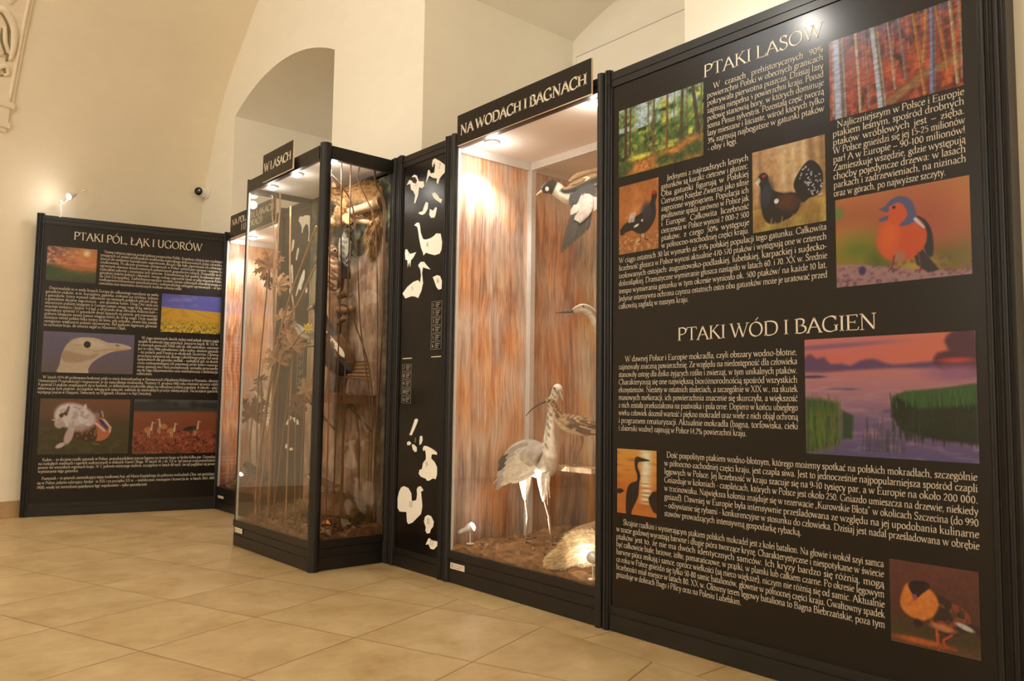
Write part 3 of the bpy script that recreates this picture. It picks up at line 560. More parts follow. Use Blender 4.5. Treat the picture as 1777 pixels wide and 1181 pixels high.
def pic_blackgrouse(w, h):
    p = Pic(w, h, 120); p.grad((0, (190, 104, 44)), (.35, (204, 112, 46)), (.7, (196, 110, 48)), (1, (176, 104, 54))); p.mix((p.noise(6, 5, 3, 2)-.5)*3*(p.Y < .5), (222, 130, 62)); p.mix((p.noise(16, 22, 3, 3)-.5)*4*(p.Y > .74), (222, 160, 96))
    p.poly([(.2, .55), (.45, .48), (.7, .42), (.82, .3), (.84, .22), (.9, .19), (.96, .22), (.96, .28), (.93, .34), (.94, .5), (.88, .62), (.7, .74), (.5, .74), (.36, .68), (.25, .68), (.1, .7), (.04, .66), (.08, .6)], (38, 26, 24), .015, 3)
    p.poly([(.12, .64), (.03, .62), (.04, .72), (.14, .72)], (30, 22, 22), .01); p.ell(.89, .2, .045, .028, (200, 30, 24), 0, .3); p.ell(.45, .62, .05, .018, (236, 226, 214), -.3, .3); p.ell(.6, .56, .02, .02, (230, 214, 200)); p.ell(.72, .45, .1, .12, (52, 46, 62), 0, .9)
    for x in (.3, .34, .38, .26): p.line([(x, .55), (x+.05, .42)], .02, (236, 224, 208), .012)
    p.line([(.55, .72), (.56, .85), (.5, .87)], .014, (60, 34, 24)); p.line([(.66, .72), (.68, .84), (.74, .85)], .014, (60, 34, 24)); p.gain(p.noise(20, 20, 3, 5), .12); return p
def pic_capercaillie(w, h):
    p = Pic(w, h, 140); p.grad((0, (206, 158, 104)), (.4, (190, 140, 84)), (.75, (176, 126, 60)), (1, (150, 108, 50)))
    for i in range(9): x = (i*.618+.1) % 1; p.line([(x, -.05), (x+.03, .6)], .05+.05*((i*.7) % 1), ((150, 104, 62), (226, 184, 132), (206, 150, 100))[i % 3], None, .08)
    p.mix((p.noise(8, 5, 3, 4)-.5)*4*(p.Y > .72), (196, 160, 72))
    p.poly([(.62, .62), (.58, .5), (.66, .36), (.78, .26), (.88, .3), (.96, .42), (.96, .58), (.9, .68), (.78, .7), (.7, .74)], (26, 22, 24), .015, 3)
    r = np.random.default_rng(3)
    for i in range(46):
        a = r.uniform(-.9, 1.1); q = r.uniform(.12, .34); p.ell(.66+q*math.cos(a-.8)*.9/p.a*1.0, .62+q*math.sin(a-.8), .012, .007, (200, 190, 196), r.uniform(0, 3), .4)
    p.poly([(.08, .36), (.1, .3), (.16, .28), (.22, .32), (.24, .42), (.3, .52), (.44, .58), (.6, .6), (.68, .68), (.62, .84), (.42, .92), (.24, .92), (.15, .82), (.12, .64), (.12, .48), (.1, .42)], (30, 24, 26), .015, 3)
    p.ell(.5, .7, .16, .1, (92, 46, 30), .3, .8); p.ell(.2, .55, .08, .16, (48, 50, 64), .2, .9); p.poly([(.04, .38), (.1, .33), (.12, .38), (.07, .43)], (226, 208, 170), .01); p.ell(.165, .325, .03, .018, (196, 34, 26), 0, .3); p.ell(.34, .66, .03, .03, (244, 240, 232), 0, .3)
    for i in range(16): p.line([(.1+i*.05, 1.02), (.12+i*.05, .86+.05*(i % 3))], .03, (170, 136, 62), .01, .03)
    p.gain(p.noise(22, 22, 3, 7), .15); return p
def pic_finch(w, h):
    p = Pic(w, h, 170); p.grad((0, (196, 110, 60)), (.35, (176, 84, 56)), (.7, (150, 104, 46)), (1, (150, 110, 52)))
    for cx, cy, rx, ry, col in ((.1, .55, .3, .2, (196, 140, 50)), (.18, .6, .25, .14, (110, 120, 30)), (.33, .75, .1, .12, (86, 104, 26)), (.8, .78, .18, .12, (96, 104, 28)), (.92, .2, .3, .3, (206, 124, 56)), (.7, .4, .3, .3, (186, 84, 60)), (.62, .86, .2, .08, (186, 150, 44)), (.02, .16, .05, .06, (92, 140, 60))): p.ell(cx, cy, rx, ry, col, 0, 1.6)
    p.poly([(0, .74), (.2, .77), (.5, .86), (.75, .92), (1, .955), (1, 1.02), (0, 1.02)], (170, 122, 118), .02); p.mix((p.noise(24, 30, 3, 2)-.5)*3*(p.Y > .78), (120, 70, 84)); p.ell(.21, .84, .04, .05, (62, 44, 92), 0, .6)
    p.poly([(.6, .7), (.66, .68), (.78, .92), (.7, .94), (.62, .84)], (46, 36, 44), .012); p.poly([(.62, .32), (.7, .4), (.74, .55), (.74, .76), (.7, .76), (.66, .6), (.6, .44)], (36, 34, 46), .012, 3)
    p.poly([(.36, .42), (.4, .34), (.47, .26), (.56, .28), (.66, .38), (.7, .52), (.68, .66), (.6, .76), (.5, .78), (.4, .74), (.34, .62), (.335, .5)], (222, 78, 34), .015, 3); p.ell(.5, .74, .06, .06, (176, 112, 84), 0, .8); p.ell(.42, .5, .1, .18, (236, 96, 40), .2, 1.2)
    p.poly([(.39, .22), (.43, .13), (.5, .1), (.56, .13), (.6, .22), (.61, .34), (.56, .4), (.47, .39), (.42, .33)], (226, 82, 38), .012, 3); p.poly([(.39, .2), (.43, .12), (.5, .085), (.57, .12), (.61, .2), (.63, .36), (.56, .41), (.5, .4), (.56, .32), (.55, .22), (.5, .15), (.43, .18)], (84, 84, 126), .012, 3)
    p.poly([(.35, .19), (.42, .16), (.43, .22), (.41, .24)], (78, 84, 120), .008); p.poly([(.35, .3), (.42, .27), (.42, .32), (.36, .335)], (78, 84, 120), .008); p.ell(.465, .195, .018, .018, (20, 14, 14), 0, .3); p.line([(.62, .36), (.68, .46)], .035, (206, 206, 216), .02)
    for q in ([(.46, .72), (.44, .84), (.41, .88)], [(.44, .84), (.45, .9)], [(.635, .72), (.65, .88), (.69, .92)], [(.65, .88), (.64, .93)]): p.line(q, .018, (112, 52, 50), .012)
    return p
def pic_marsh(w, h):
    p = Pic(w, h, 170); p.grad((0, (216, 116, 112)), (.18, (226, 108, 92)), (.27, (210, 120, 116)), (.5, (176, 116, 128)), (.7, (120, 90, 124)), (1, (92, 78, 124)))
    p.mix((p.X/p.a-.35)*1.0*(p.Y < .26), (236, 112, 66)); p.ell(.15, .07, .5, .02, (150, 92, 120), -.03, 1.2)
    p.poly([(0, .16), (.04, .13), (.08, .17), (.13, .16), (.17, .22), (.24, .22), (.3, .24), (.36, .2), (.44, .19), (.5, .22), (.56, .24), (.7, .23), (.8, .22), (.86, .2), (1, .16), (1, .28), (.6, .27), (.3, .28), (0, .29)], (104, 66, 104), .03, 2)
    p.poly([(.78, .24), (.8, .16), (.86, .14), (.84, .07), (.88, 0), (1, 0), (1, .34), (.86, .32)], (90, 40, 56), .03, 2); p.ell(.9, .22, .12, .02, (206, 60, 60), 0, 1); p.ell(.9, .32, .2, .06, (160, 96, 126), 0, 1.2)
    p.ell(.05, .33, .12, .014, (84, 66, 104), 0, .6); p.ell(.24, .44, .14, .012, (112, 84, 120), 0, .8); p.ell(.47, .62, .1, .016, (96, 74, 110), 0, .8)
    p.mix((p.noise(6, 30, 2, 3)-.5)*1.2*(p.Y > .35), (206, 150, 150))
    r = np.random.default_rng(5)
    p.poly([(.54, .56), (.55, .5), (.62, .47), (.78, .45), (1, .41), (1, .86), (.8, .84), (.6, .78), (.54, .66)], (26, 34, 22), .03)
    p.poly([(.56, .5), (.62, .46), (.8, .44), (1, .4), (1, .56), (.7, .6)], (52, 92, 42), .03); p.poly([(0, .52), (.1, .52), (.22, .56), (.22, .9), (0, 1)], (50, 78, 40), .04); p.poly([(.24, .62), (.31, .66), (.3, .86), (.24, .86)], (42, 66, 40), .03)
    for i in range(110):
        x = r.uniform(.54, 1.02); y = .5-.1*(x-.54)+r.uniform(-.01, .26); p.line([(x, y+.1), (x+r.uniform(-.012, .012), y-.03)], .008, (60+r.integers(30), 100+r.integers(30), 44) if y < .5 else (30, 46+r.integers(20), 26), .002)
    for i in range(90): x = r.uniform(-.01, .23); y = .5+.35*r.random(); p.line([(x, y+.16), (x+r.uniform(-.015, .015), y-.03)], .009, (60+r.integers(60), 92+r.integers(40), 40), .002)
    for i in range(26): x = r.uniform(.36, .62); p.line([(x, .95), (x+r.uniform(-.01, .01), .66+.15*r.random())], .006, (56, 62, 60), .002)
    for i in range(30): x = r.uniform(.6, 1); p.line([(x, .8), (x+r.uniform(-.006, .006), .84+.06*r.random())], .012, (30, 34, 34), .003)
    return p
def pic_heron(w, h):
    p = Pic(w, h, 100); p.grad((0, (236, 160, 60)), (.3, (240, 150, 50)), (.6, (226, 116, 40)), (1, (222, 120, 44))); p.mix((p.noise(3, 18, 3, 2)-.5)*3, (206, 110, 40)); m = np.exp(-((p.X/p.a-.74)/.14)**2)*(p.Y < .82); p.mix(m*(.4+p.noise(6, 30, 3, 5)), (255, 244, 206)); p.mix(m*(p.Y > .5)*(np.sin(p.Y*90) > .2)*.8, (220, 110, 40))
    p.poly([(0, .63), (.1, .62), (.2, .65), (.08, .7), (0, .7)], (40, 24, 20)); p.poly([(1, .6), (.9, .62), (.8, .72), (.82, .8), (.92, .92), (1, .94)], (40, 24, 20), .02)
    p.poly([(.46, .14), (.52, .105), (.62, .12), (.85, .155), (.62, .18), (.54, .2), (.53, .27), (.58, .34), (.6, .42), (.57, .52), (.55, .7), (.45, .85), (.38, .95), (.36, 1.02), (.24, 1.02), (.23, .76), (.27, .6), (.36, .52), (.5, .48), (.52, .4), (.47, .3), (.45, .2)], (38, 22, 20), .012, 3); return p
def pic_ruff(w, h):
    p = Pic(w, h, 120); p.grad((0, (110, 56, 48)), (.6, (92, 50, 40)), (.85, (76, 60, 34)), (1, (110, 70, 44))); p.ell(.35, .93, .3, .035, (206, 90, 40), 0, 1); p.line([(.55, .8), (.55, 1)], .02, (176, 70, 40))
    p.poly([(.5, .35), (.62, .36), (.75, .45), (.84, .56), (.98, .64), (1, .72), (.88, .72), (.7, .8), (.5, .76), (.4, .6)], (66, 44, 40), .02, 3); p.mix(np.clip((p.noise(14, 14, 3, 2)-.5)*6, 0, 1)*((p.X/p.a-.66)**2/.06+(p.Y-.58)**2/.03 < 1), (150, 70, 44)); p.ell(.84, .66, .1, .03, (206, 186, 166), .3, .6); p.ell(.6, .72, .14, .04, (206, 120, 66), .1, .8)
    p.poly([(.12, .5), (.16, .34), (.22, .26), (.3, .3), (.42, .28), (.52, .34), (.56, .46), (.5, .6), (.38, .68), (.24, .66), (.15, .6)], (236, 128, 46), .03, 3); p.poly([(.22, .28), (.3, .22), (.44, .22), (.46, .28), (.38, .36), (.32, .42), (.26, .38)], (44, 26, 34), .015, 3); p.ell(.29, .42, .03, .04, (150, 80, 90)); p.line([(.28, .44), (.2, .54)], .02, (210, 90, 50), .008); p.ell(.32, .72, .05, .05, (50, 34, 36), 0, .6)
    p.line([(.53, .76), (.54, .92)], .026, (222, 84, 44)); p.line([(.7, .78), (.6, .86), (.62, .94)], .024, (222, 74, 44)); p.line([(.6, .93), (.74, .95)], .02, (190, 60, 44)); p.gain(p.noise(24, 24, 3, 8), .12); return p
def pic_sunset(w, h):
    p = Pic(w, h, 110); p.grad((0, (110, 66, 60)), (.35, (216, 106, 66)), (.52, (244, 142, 84)), (.56, (170, 100, 50)), (.75, (86, 96, 44)), (1, (66, 70, 34)))
    p.ell(.75, .16, .5, .34, (246, 150, 84), 0, 1.6); p.mix((p.noise(9, 12, 4, 3)-.46)*3.5*(p.Y < .5)*np.clip(1.3-1.4*p.X/p.a, 0, 1), (246, 184, 146)); p.mix((p.noise(8, 12, 4, 8)-.52)*3*(p.Y < .48)*np.clip(1.2-1.4*p.X/p.a, 0, 1), (120, 76, 72)); p.ell(.79, .14, .07, .07, (255, 236, 170), 0, 1.4); p.ell(.6, .58, .5, .05, (216, 120, 60), .05, 1.4); p.ell(.05, .7, .3, .16, (54, 84, 40), 0, 1.2); p.gain(p.noise(10, 30, 3, 5), .12); return p
def pic_rape(w, h):
    p = Pic(w, h, 120); p.grad((0, (92, 88, 170)), (.33, (96, 94, 180)), (1, (96, 94, 180))); p.mix((p.noise(3, 16, 3, 2)-.5)*2*(p.X < .6*p.a), (150, 140, 196))
    m = np.clip((p.Y-(.35+.06*p.X/p.a))/.01, 0, 1); p.mix(m, (226, 164, 40)); p.mix(m*.7*np.clip(np.sin((p.X-.3*p.a)/(.05+abs(p.Y-.34))*3), 0, 1)*(p.Y < .6), (206, 140, 36))
    k = np.clip((p.Y-.6)/.4, 0, 1); p.mix(m*k*(p.noise(40, 34, 2, 4) > .5), (84, 88, 30)); p.mix(m*k*(p.noise(34, 30, 2, 6) > .6), (246, 206, 60)); return p
def pic_bustard(w, h):
    p = Pic(w, h, 150); p.grad((0, (112, 98, 126)), (.6, (106, 90, 108)), (1, (110, 88, 84)))
    p.poly([(.18, 1.03), (.19, .8), (.2, .62), (.23, .4), (.29, .22), (.38, .13), (.5, .11), (.6, .14), (.7, .22), (.82, .23), (.93, .28), (.97, .33), (.95, .37), (.82, .42), (.72, .48), (.62, .6), (.54, .74), (.5, .9), (.48, 1.03)], (218, 184, 148), .012, 3)
    p.poly([(.2, .62), (.24, .45), (.34, .5), (.48, .56), (.6, .5), (.56, .62), (.4, .74), (.25, .74)], (190, 152, 116), .05, 2); p.ell(.5, .26, .3, .1, (232, 206, 172), .1, 1.2); p.poly([(.82, .42), (.95, .365), (.97, .34), (.86, .36), (.72, .44)], (226, 160, 84), .01); p.ell(.81, .285, .05, .025, (150, 110, 84), .1, .6); p.ell(.475, .29, .078, .085, (40, 20, 16), 0, .12); p.line([(.34, .31), (.42, .31)], .012, (160, 120, 92)); p.line([(.54, .46), (.72, .4), (.84, .36)], .01, (150, 110, 84)); p.gain(p.noise(30, 30, 3, 3), .05); return p
def pic_display(w, h):
    p = Pic(w, h, 140); p.grad((0, (132, 74, 44)), (.25, (120, 70, 42)), (.45, (84, 62, 34)), (1, (66, 62, 30))); p.mix((p.noise(10, 12, 3, 3)-.5)*3*(p.Y > .5), (90, 78, 40)); p.ell(.08, .12, .2, .2, (112, 76, 50), 0, 1.4)
    p.poly([(.58, .42), (.64, .34), (.72, .36), (.79, .52), (.78, .66), (.7, .76), (.6, .74), (.56, .6)], (206, 112, 60), .015, 3); p.poly([(.64, .37), (.7, .38), (.76, .52), (.75, .57), (.68, .46)], (60, 56, 110), .012); p.line([(.7, .37), (.79, .52), (.78, .6)], .025, (236, 206, 170)); p.line([(.62, .44), (.72, .58)], .03, (236, 206, 186))
    p.poly([(.36, .52), (.5, .44), (.6, .46), (.64, .6), (.62, .76), (.46, .76), (.36, .66)], (76, 46, 30), .02, 3); p.mix(np.clip((p.noise(30, 20, 2, 5)-.5)*6, 0, 1)*((p.X/p.a-.5)**2/.02+(p.Y-.6)**2/.02 < 1), (150, 96, 56)); p.ell(.62, .3, .05, .06, (140, 124, 130), .4, .6); p.line([(.68, .22), (.7, .32)], .02, (200, 180, 160))
    r = np.random.default_rng(12)
    for cx, cy, rx, ry, col, ro in ((.33, .66, .05, .17, (214, 178, 164), .28), (.24, .84, .06, .04, (220, 190, 176), -.5), (.42, .36, .2, .22, (222, 196, 184), .3), (.36, .26, .2, .18, (232, 206, 196), .2), (.26, .30, .11, .16, (240, 214, 190), .2), (.22, .44, .06, .09, (232, 190, 150), .2), (.5, .36, .12, .14, (226, 200, 190), .6)): p.ell(cx, cy, rx*1.35, ry, col, ro, .35)
    for i in range(60): p.ell(r.uniform(.2, .54), r.uniform(.14, .5), .05, .022, (240, 220, 210) if i % 2 else (200, 172, 164), r.uniform(0, 3), .8)
    p.line([(.31, .15), (.3, .22), (.26, .27)], .028, (84, 44, 46), .04, .03); p.ell(.235, .3, .035, .04, (96, 56, 48), 0, .5); p.ell(.285, .27, .03, .035, (96, 56, 48), 0, .5); p.line([(.14, .38), (.19, .39)], .02, (230, 206, 170))
    for i in range(9): p.line([(.4+.022*i, .5), (.41+.02*i, .6)], .012, (150, 92, 66), .008, .02)
    p.line([(.6, .81), (.67, .83)], .012, (160, 130, 90)); return p
def pic_field(w, h):
    p = Pic(w, h, 150); p.grad((0, (84, 88, 84)), (.1, (64, 62, 58)), (.2, (70, 66, 48)), (.24, (150, 76, 42)), (.55, (142, 66, 36)), (.62, (160, 74, 40)), (1, (134, 62, 34)))
    for cx, cy, rx, ry in ((.1, .1, .2, .06), (.3, .08, .2, .08), (.48, .09, .05, .06), (.7, .09, .07, .07), (.88, .1, .2, .05), (.2, .17, .6, .04)): p.ell(cx, cy, rx, ry, (46, 46, 44), 0, .8)
    p.mix((p.noise(34, 30, 3, 2)-.5)*5*(p.Y > .58), (190, 92, 52)); p.mix((p.noise(30, 26, 3, 6)-.55)*5*(p.Y > .58), (84, 36, 24)); p.line([(0, .3), (.5, .55)], .01, (160, 86, 50), None, .03)
    for x, y, sx, dk in ((.2, .56, 1, 0), (.32, .5, -1, 0), (.47, .58, 1, 0), (.75, .54, 1, 1)):
        p.ell(x-.03*sx, y, .07, .05, (206, 120, 60) if not dk else (70, 50, 44), -.2*sx, .4); p.line([(x+.01*sx, y), (x+.02*sx, y-.14)], .035, (226, 190, 140), .018); p.line([(x+.02*sx, y-.13), (x+.05*sx, y-.125)], .02, (220, 180, 130), .008); p.line([(x-.01, y+.03), (x-.01, y+.13)], .012, (220, 190, 150)); p.line([(x-.03, y+.03), (x-.03, y+.11)], .012, (220, 190, 150))
        if dk: p.ell(x-.1, y+.0, .09, .035, (50, 36, 34), -.3, .5)
    return p

# ------------------------------------------------------------------ display system: grooved posts, boards, rails
H = 2.472
def post(parent, x, y, r=.02, z1=H+.012, rot=0.0, groove=True, name='post'):
    n = 16; P = []
    for k in range(n):
        q = r*(1.0 if (k % 2 == 0 or not groove) else .74) if groove else r
        if groove: 
            for da, f in ((-.10, 1), (.10, 1)) if k % 2 == 0 else ((-.07, .72), (.07, .72)):
                a = rot+2*math.pi*k/n+da; P.append((x+r*f*math.cos(a), y+r*f*math.sin(a), .001))
        else: a = 2*math.pi*k/n; P.append((x+r*math.cos(a), y+r*math.sin(a), .001))
    mb = MB(); mb.prism(P, (0, 0, z1)); return mb.build(name, BLACK, parent)
def rails(pl, parent, a0, a1, ztop0=2.402, zbot=.118, off=.006):
    mb = MB(); pl.box(mb, a0, a1, ztop0, ztop0+.030, off, -.028); pl.box(mb, a0, a1, ztop0+.030, ztop0+.034, off-.006, -.024); pl.box(mb, a0, a1, ztop0+.034, H, off, -.028); mb.build('top_rail', BLACK, parent)
    mb = MB(); pl.box(mb, a0, a1, .002, .07, off, -.028); pl.box(mb, a0, a1, .07, .075, off-.007, -.024); pl.box(mb, a0, a1, .075, .108, off-.003, -.028); pl.box(mb, a0, a1, .108, zbot, off-.008, -.024); mb.build('bottom_rail', BLACK, parent)

# --- the big text panel on the right
PR = Plane2((0, 0, 0), (1, 0, 0))
tp = root('text_panel', (.78, 0, 0), 'large black information panel at right titled PTAKI LASOW and PTAKI WOD I BAGIEN', 'information panel', 'information panels')
mb = MB(); PR.box(mb, .035, 1.545, .11, 2.41, 0, -.02); mb.build('board', BOARD, tp)
rails(PR, tp, .03, 1.55); post(tp, .018, 0); post(tp, 1.567, 0, .021); post(tp, 1.607, 0, .019)
mb = MB(); mb.box(1.588, 1.612, .018, .115, .002, H); mb.build('side_board', BOARD, tp)
write(PR, 'title_text', ['PTAKI LASÓW'], tp, .0772, .532, 1.048, 2.296, 0, seg=6, align='f', justify=False, indent=0, thick=7.2, thin=2.4)
write(PR, 'title_text', ['PTAKI WÓD I BAGIEN'], tp, .0795, .398, 1.218, 1.232, 0, seg=6, align='f', justify=False, indent=0, thick=7.8, thin=2.7)
EM = .0350
write(PR, 'paragraph_text', ['W czasach prehistorycznych 90%', 'powierzchni Polski w obecnych granicach', 'pokrywała pierwotna puszcza. Dzisiaj lasy', 'zajmują niespełna ⅓ powierzchni kraju. Ponad', 'połowę stanowią bory, w których dominuje', 'sosna Pinus sylvestris. Pozostałą część tworzą', 'lasy mieszane i liściaste, wśród których tylko', '3% zajmują najbogatsze w gatunki ptaków', '- olsy i łęgi.'], tp, EM, .550, 1.046, 2.238, 1.988)
write(PR, 'paragraph_text', ['Jednymi z najrzadszych leśnych', 'gatunków są kuraki: cietrzew i głuszec.', 'Oba gatunki figurują w Polskiej', 'Czerwonej Księdze Zwierząt jako silnie', 'zagrożone wyginięciem. Populacja ich', 'gwałtownie spada zarówno w Polsce jak', 'i Europie. Całkowita liczebność', 'cietrzewia w Polsce wynosi 2 000-2 500', 'ptaków, z czego 50% występuje', 'w północno-wschodniej części kraju.'], tp, EM, .316, .738, 1.910, 1.627, short=False)
write(PR, 'paragraph_text', ['W ciągu ostatnich 30 lat wymarło aż 95% polskiej populacji tego gatunku. Całkowita', 'liczebność głuszca w Polsce wynosi aktualnie 470-570 ptaków i występują one w czterech', 'izolowanych ostojach: augustowsko-podlaskiej, lubelskiej, karpackiej i sudecko-', 'dolnośląskiej. Dramatyczne wymieranie głuszca nastąpiło w latach 60. i 70. XX w. Średnie', 'tempo wymierania gatunku w tym okresie wyniosło ok. 500 ptaków/ na każde 10 lat.', 'Jedynie intensywna ochrona czynna ostatnich ostoi obu gatunków może je uratować przed', 'całkowitą zagładą w naszym kraju.'], tp, EM, .080, 1.047, 1.592, 1.389, indent=0, last=.456)
write(PR, 'paragraph_text', ['Najliczniejszym w Polsce i Europie', 'ptakiem leśnym, spośród drobnych', 'ptaków wróblowych jest – zięba.', 'W Polsce gnieździ się jej 15-25 milionów', 'par! A w Europie – 90-100 milionów!', 'Zamieszkuje wszędzie, gdzie występują', 'choćby pojedyncze drzewa: w lasach', 'parkach i zadrzewieniach, na nizinach', 'oraz w górach, po najwyższe szczyty.'], tp, EM, 1.075, 1.504, 1.946, 1.703, indent=.016, last=1.444)
write(PR, 'paragraph_text', ['W dawnej Polsce i Europie mokradła, czyli obszary wodno-błotne,', 'zajmowały znaczną powierzchnię. Ze względu na niedostępność dla człowieka', 'stanowiły ostoję dla dziko żyjących roślin i zwierząt, w tym unikalnych ptaków.', 'Charakteryzują się one największą bioróżnorodnością spośród wszystkich', 'ekosystemów. Niestety w ostatnich stuleciach, a szczególnie w XIX w., na skutek', 'masowych melioracji, ich powierzchnia znacznie się skurczyła, a większość', 'z nich została przekształcona na pastwiska i pola orne. Dopiero w końcu ubiegłego', 'wieku człowiek docenił wartość i piękno mokradeł oraz wiele z nich objął ochroną', 'i programem renaturyzacji. Aktualnie mokradła (bagna, torfowiska, cieki', 'i zbiorniki wodne) zajmują w Polsce 14,2% powierzchni kraju.'], tp, EM, .081, .928, 1.156, .858, indent=.036, last=.718)
write(PR, 'paragraph_text', ['Dość pospolitym ptakiem wodno-błotnym, którego możemy spotkać na polskich mokradłach, szczególnie', 'w północno-zachodniej części kraju, jest czapla siwa. Jest to jednocześnie najpopularniejsza spośród czapli', 'lęgowych w Polsce. Jej liczebność w kraju szacuje się na 9-10 tysięcy par, a w Europie na około 200 000.', 'Gniazduje w koloniach - czaplińcach, których w Polsce jest około 250. Gniazdo umieszcza na drzewie, niekiedy', 'w trzcinowisku. Największa kolonia znajduje się w rezerwacie „Kurowskie Błota” w okolicach Szczecina (do 990', 'gniazd). Dawniej w Europie była intensywnie prześladowana ze względu na jej upodobania kulinarne', '– odżywianie się rybami - konkurencyjne w stosunku do człowieka. Dzisiaj jest nadal prześladowana w obrębie', 'stawów prowadzących intensywną gospodarkę rybacką.'], tp, EM, .330, 1.507, .757, .520, indent=.012, last=.934)
write(PR, 'paragraph_text', ['Skrajnie rzadkim i wymierającym ptakiem polskich mokradeł jest z kolei batalion. Na głowie i wokół szyi samca', 'w szacie godowej wyrastają barwne i długie pióra tworzące kryzę. Charakterystyczne i niespotykane w świecie', 'ptaków jest to, że nie ma dwóch identycznych samców. Ich kryzy bardzo się różnią, mogą', 'być całkowicie białe, beżowe, żółte, pomarańczowe, w prążki, w plamki lub całkiem czarne. Po okresie lęgowym', 'barwne pióra znikają i samce, oprócz wielkości (są nieco większe), niczym nie różnią się od samic. Aktualnie', 'co roku w Polsce gnieździ się tylko 50-80 samic batalionów, głównie w północnej części kraju. Gwałtowny spadek', 'liczebności miał miejsce w latach 80. XX w. Główny teren lęgowy bataliona to Bagna Biebrzańskie, poza tym', 'gniazduje w dolinach Bugu i Pilicy oraz na Polesiu Lubelskim.'], tp, EM, .070, 1.221, .457, .233, indent=.038, last=.688)
for fn, x0, x1, z0, z1, lb in ((pic_forest, .078, .532, 1.976, 2.281, 'printed photo of a sunlit pine forest'), (pic_birch, 1.067, 1.503, 1.976, 2.262, 'printed photo of birch trunks over red leaves'), (pic_blackgrouse, .080, .301, 1.629, 1.934, 'printed photo of a black grouse'), (pic_capercaillie, .754, 1.046, 1.623, 1.934, 'printed photo of a capercaillie'),
                               (pic_finch, 1.080, 1.511, 1.382, 1.689, 'printed photo of a chaffinch on a branch'), (pic_marsh, .957, 1.514, .808, 1.208, 'printed photo of a pink misty marsh'), (pic_heron, .074, .290, .506, .780, 'printed photo of a heron silhouette at sunset'), (pic_ruff, 1.239, 1.502, .231, .488, 'printed photo of a ruff with orange collar')):
    fn(x1-x0, z1-z0).place(PR, tp, x0, x1, z0, z1, lb)

# --- the text panel on the left
A_, B_ = Vector((-5.075, -1.3505, 0)), Vector((-4.737, .0937, 0)); PL_ = Plane2(A_, B_-A_)
tl = root('text_panel', PL_.P(.74, 0), 'black information panel at far left titled PTAKI POL, LAK I UGOROW', 'information panel', 'information panels')
mb = MB(); PL_.box(mb, .03, 1.462, .11, 2.41, 0, -.02); mb.build('board', BOARD, tl); rails(PL_, tl, .03, 1.462)
for s_, r in ((.012, .021), (-.012, .014), (1.47, .017)): q = PL_.P(s_, 0); post(tl, q.x, q.y, r)
write(PL_, 'title_text', ['PTAKI PÓL, ŁĄK I UGORÓW'], tl, .098, .247, 1.262, 2.291, 0, seg=5, align='f', justify=False, indent=0, thick=8, thin=2.9)
E2 = .0345; kw = dict(thick=7.0, thin=3.2)
write(PL_, 'paragraph_text', ['Tereny rolnicze zajmują ponad połowę powierzchni Polski. Krajobraz rolniczy jest rezultatem', 'trwających od stuleci przekształceń środowiska naturalnego dokonywanych przez człowieka.', 'Jeszcze do niedawna największym zagrożeniem dla pól i łąk było zaprzestanie ich rolniczego', 'użytkowania. Po okresie przemian ustrojowych w Polsce zaniechano uprawy i wypasu na', 'ogromnym obszarze dotychczasowych państwowych gospodarstw rolnych. Prowadziło to do', 'naturalnej sukcesji i zarastania tych terenów. Konsekwencją był spadek liczebności wielu', 'gatunków ptaków polnych i łąkowych. Innego rodzaju zagrożenie niesie ze sobą włączenie Polski', 'do Unii Europejskiej. Zachodnioeuropejskie modele upraw rolniczych charakteryzują się', 'wielkopowierzchniowymi monokulturami i maksymalizacją zabiegów uprawowych – w tym', 'nawożenia oraz stosowania chemicznych środków ochrony roślin.'], tl, E2, .455, 1.442, 2.199, 1.928, indent=.025, last=1.11, **kw)
write(PL_, 'paragraph_text', ['Doprowadziło to w wielu krajach Europy do całkowitego wycofania się wielu', 'gatunków ptaków, m.in. kuropatwy, gąsiorka, srokosza czy ortolana. Jednym', 'z gatunków, który wymarł całkowicie na terenach polskich pól jest drop,', 'a gatunkiem skrajnie zagrożonym – jest aktualnie kulon. Drop Otis tarda jest', 'najcięższym ptakiem latającym w Europie (samiec osiąga wagę 18 kg, samica jest', 'znacznie mniejsza i lżejsza: 4-6 kg), a afrykański drop olbrzymi Ardeotis kori –', 'największy spośród 25 gatunków dropi żyjących na świecie, jest najcięższym', 'ptakiem latającym świata (samce osiągają nawet do 20 kg wagi). Drop zasiedlił', 'dzisiejsze ziemie polskie kilka tysięcy lat temu, gdy jednolite, zwarte lasy zostały', 'zastąpione większymi polami uprawnymi. Był ptakiem lęgowym głównie', 'na zachodzie kraju, ale również sięgał na Mazowsze i Śląsk.'], tl, E2, .067, .921, 1.859, 1.553, indent=.024, last=.68, **kw)
write(PL_, 'paragraph_text', ['W ciągu minionych dwóch stuleci miał jednak miejsce ciągły', 'spadek liczebności jego populacji. Jeszcze w latach 30. XX w.,', 'w obecnych granicach Polski żyło ok. 600 osobników, natomiast', 'już w roku 1986 odnaleziono tylko jedno, ostatnie gniazdo', '– na polach pod Parnicą w okolicach Szczecina. Główną', 'przyczyną wymarcia tak dużego i płochliwego ptaka był zanik', 'optymalnych dla gatunku siedlisk – rozległych pól, na skutek', 'coraz intensywniejszej ich penetracji przez ludzi i rozwoju', 'coraz gęstszej sieci linii przesyłowych; ponadto przyczyniły', 'się do tego kłusownictwo oraz mechanizacja i chemizacja', 'rolnictwa.'], tl, E2, .779, 1.439, 1.479, 1.169, indent=.026, **kw)
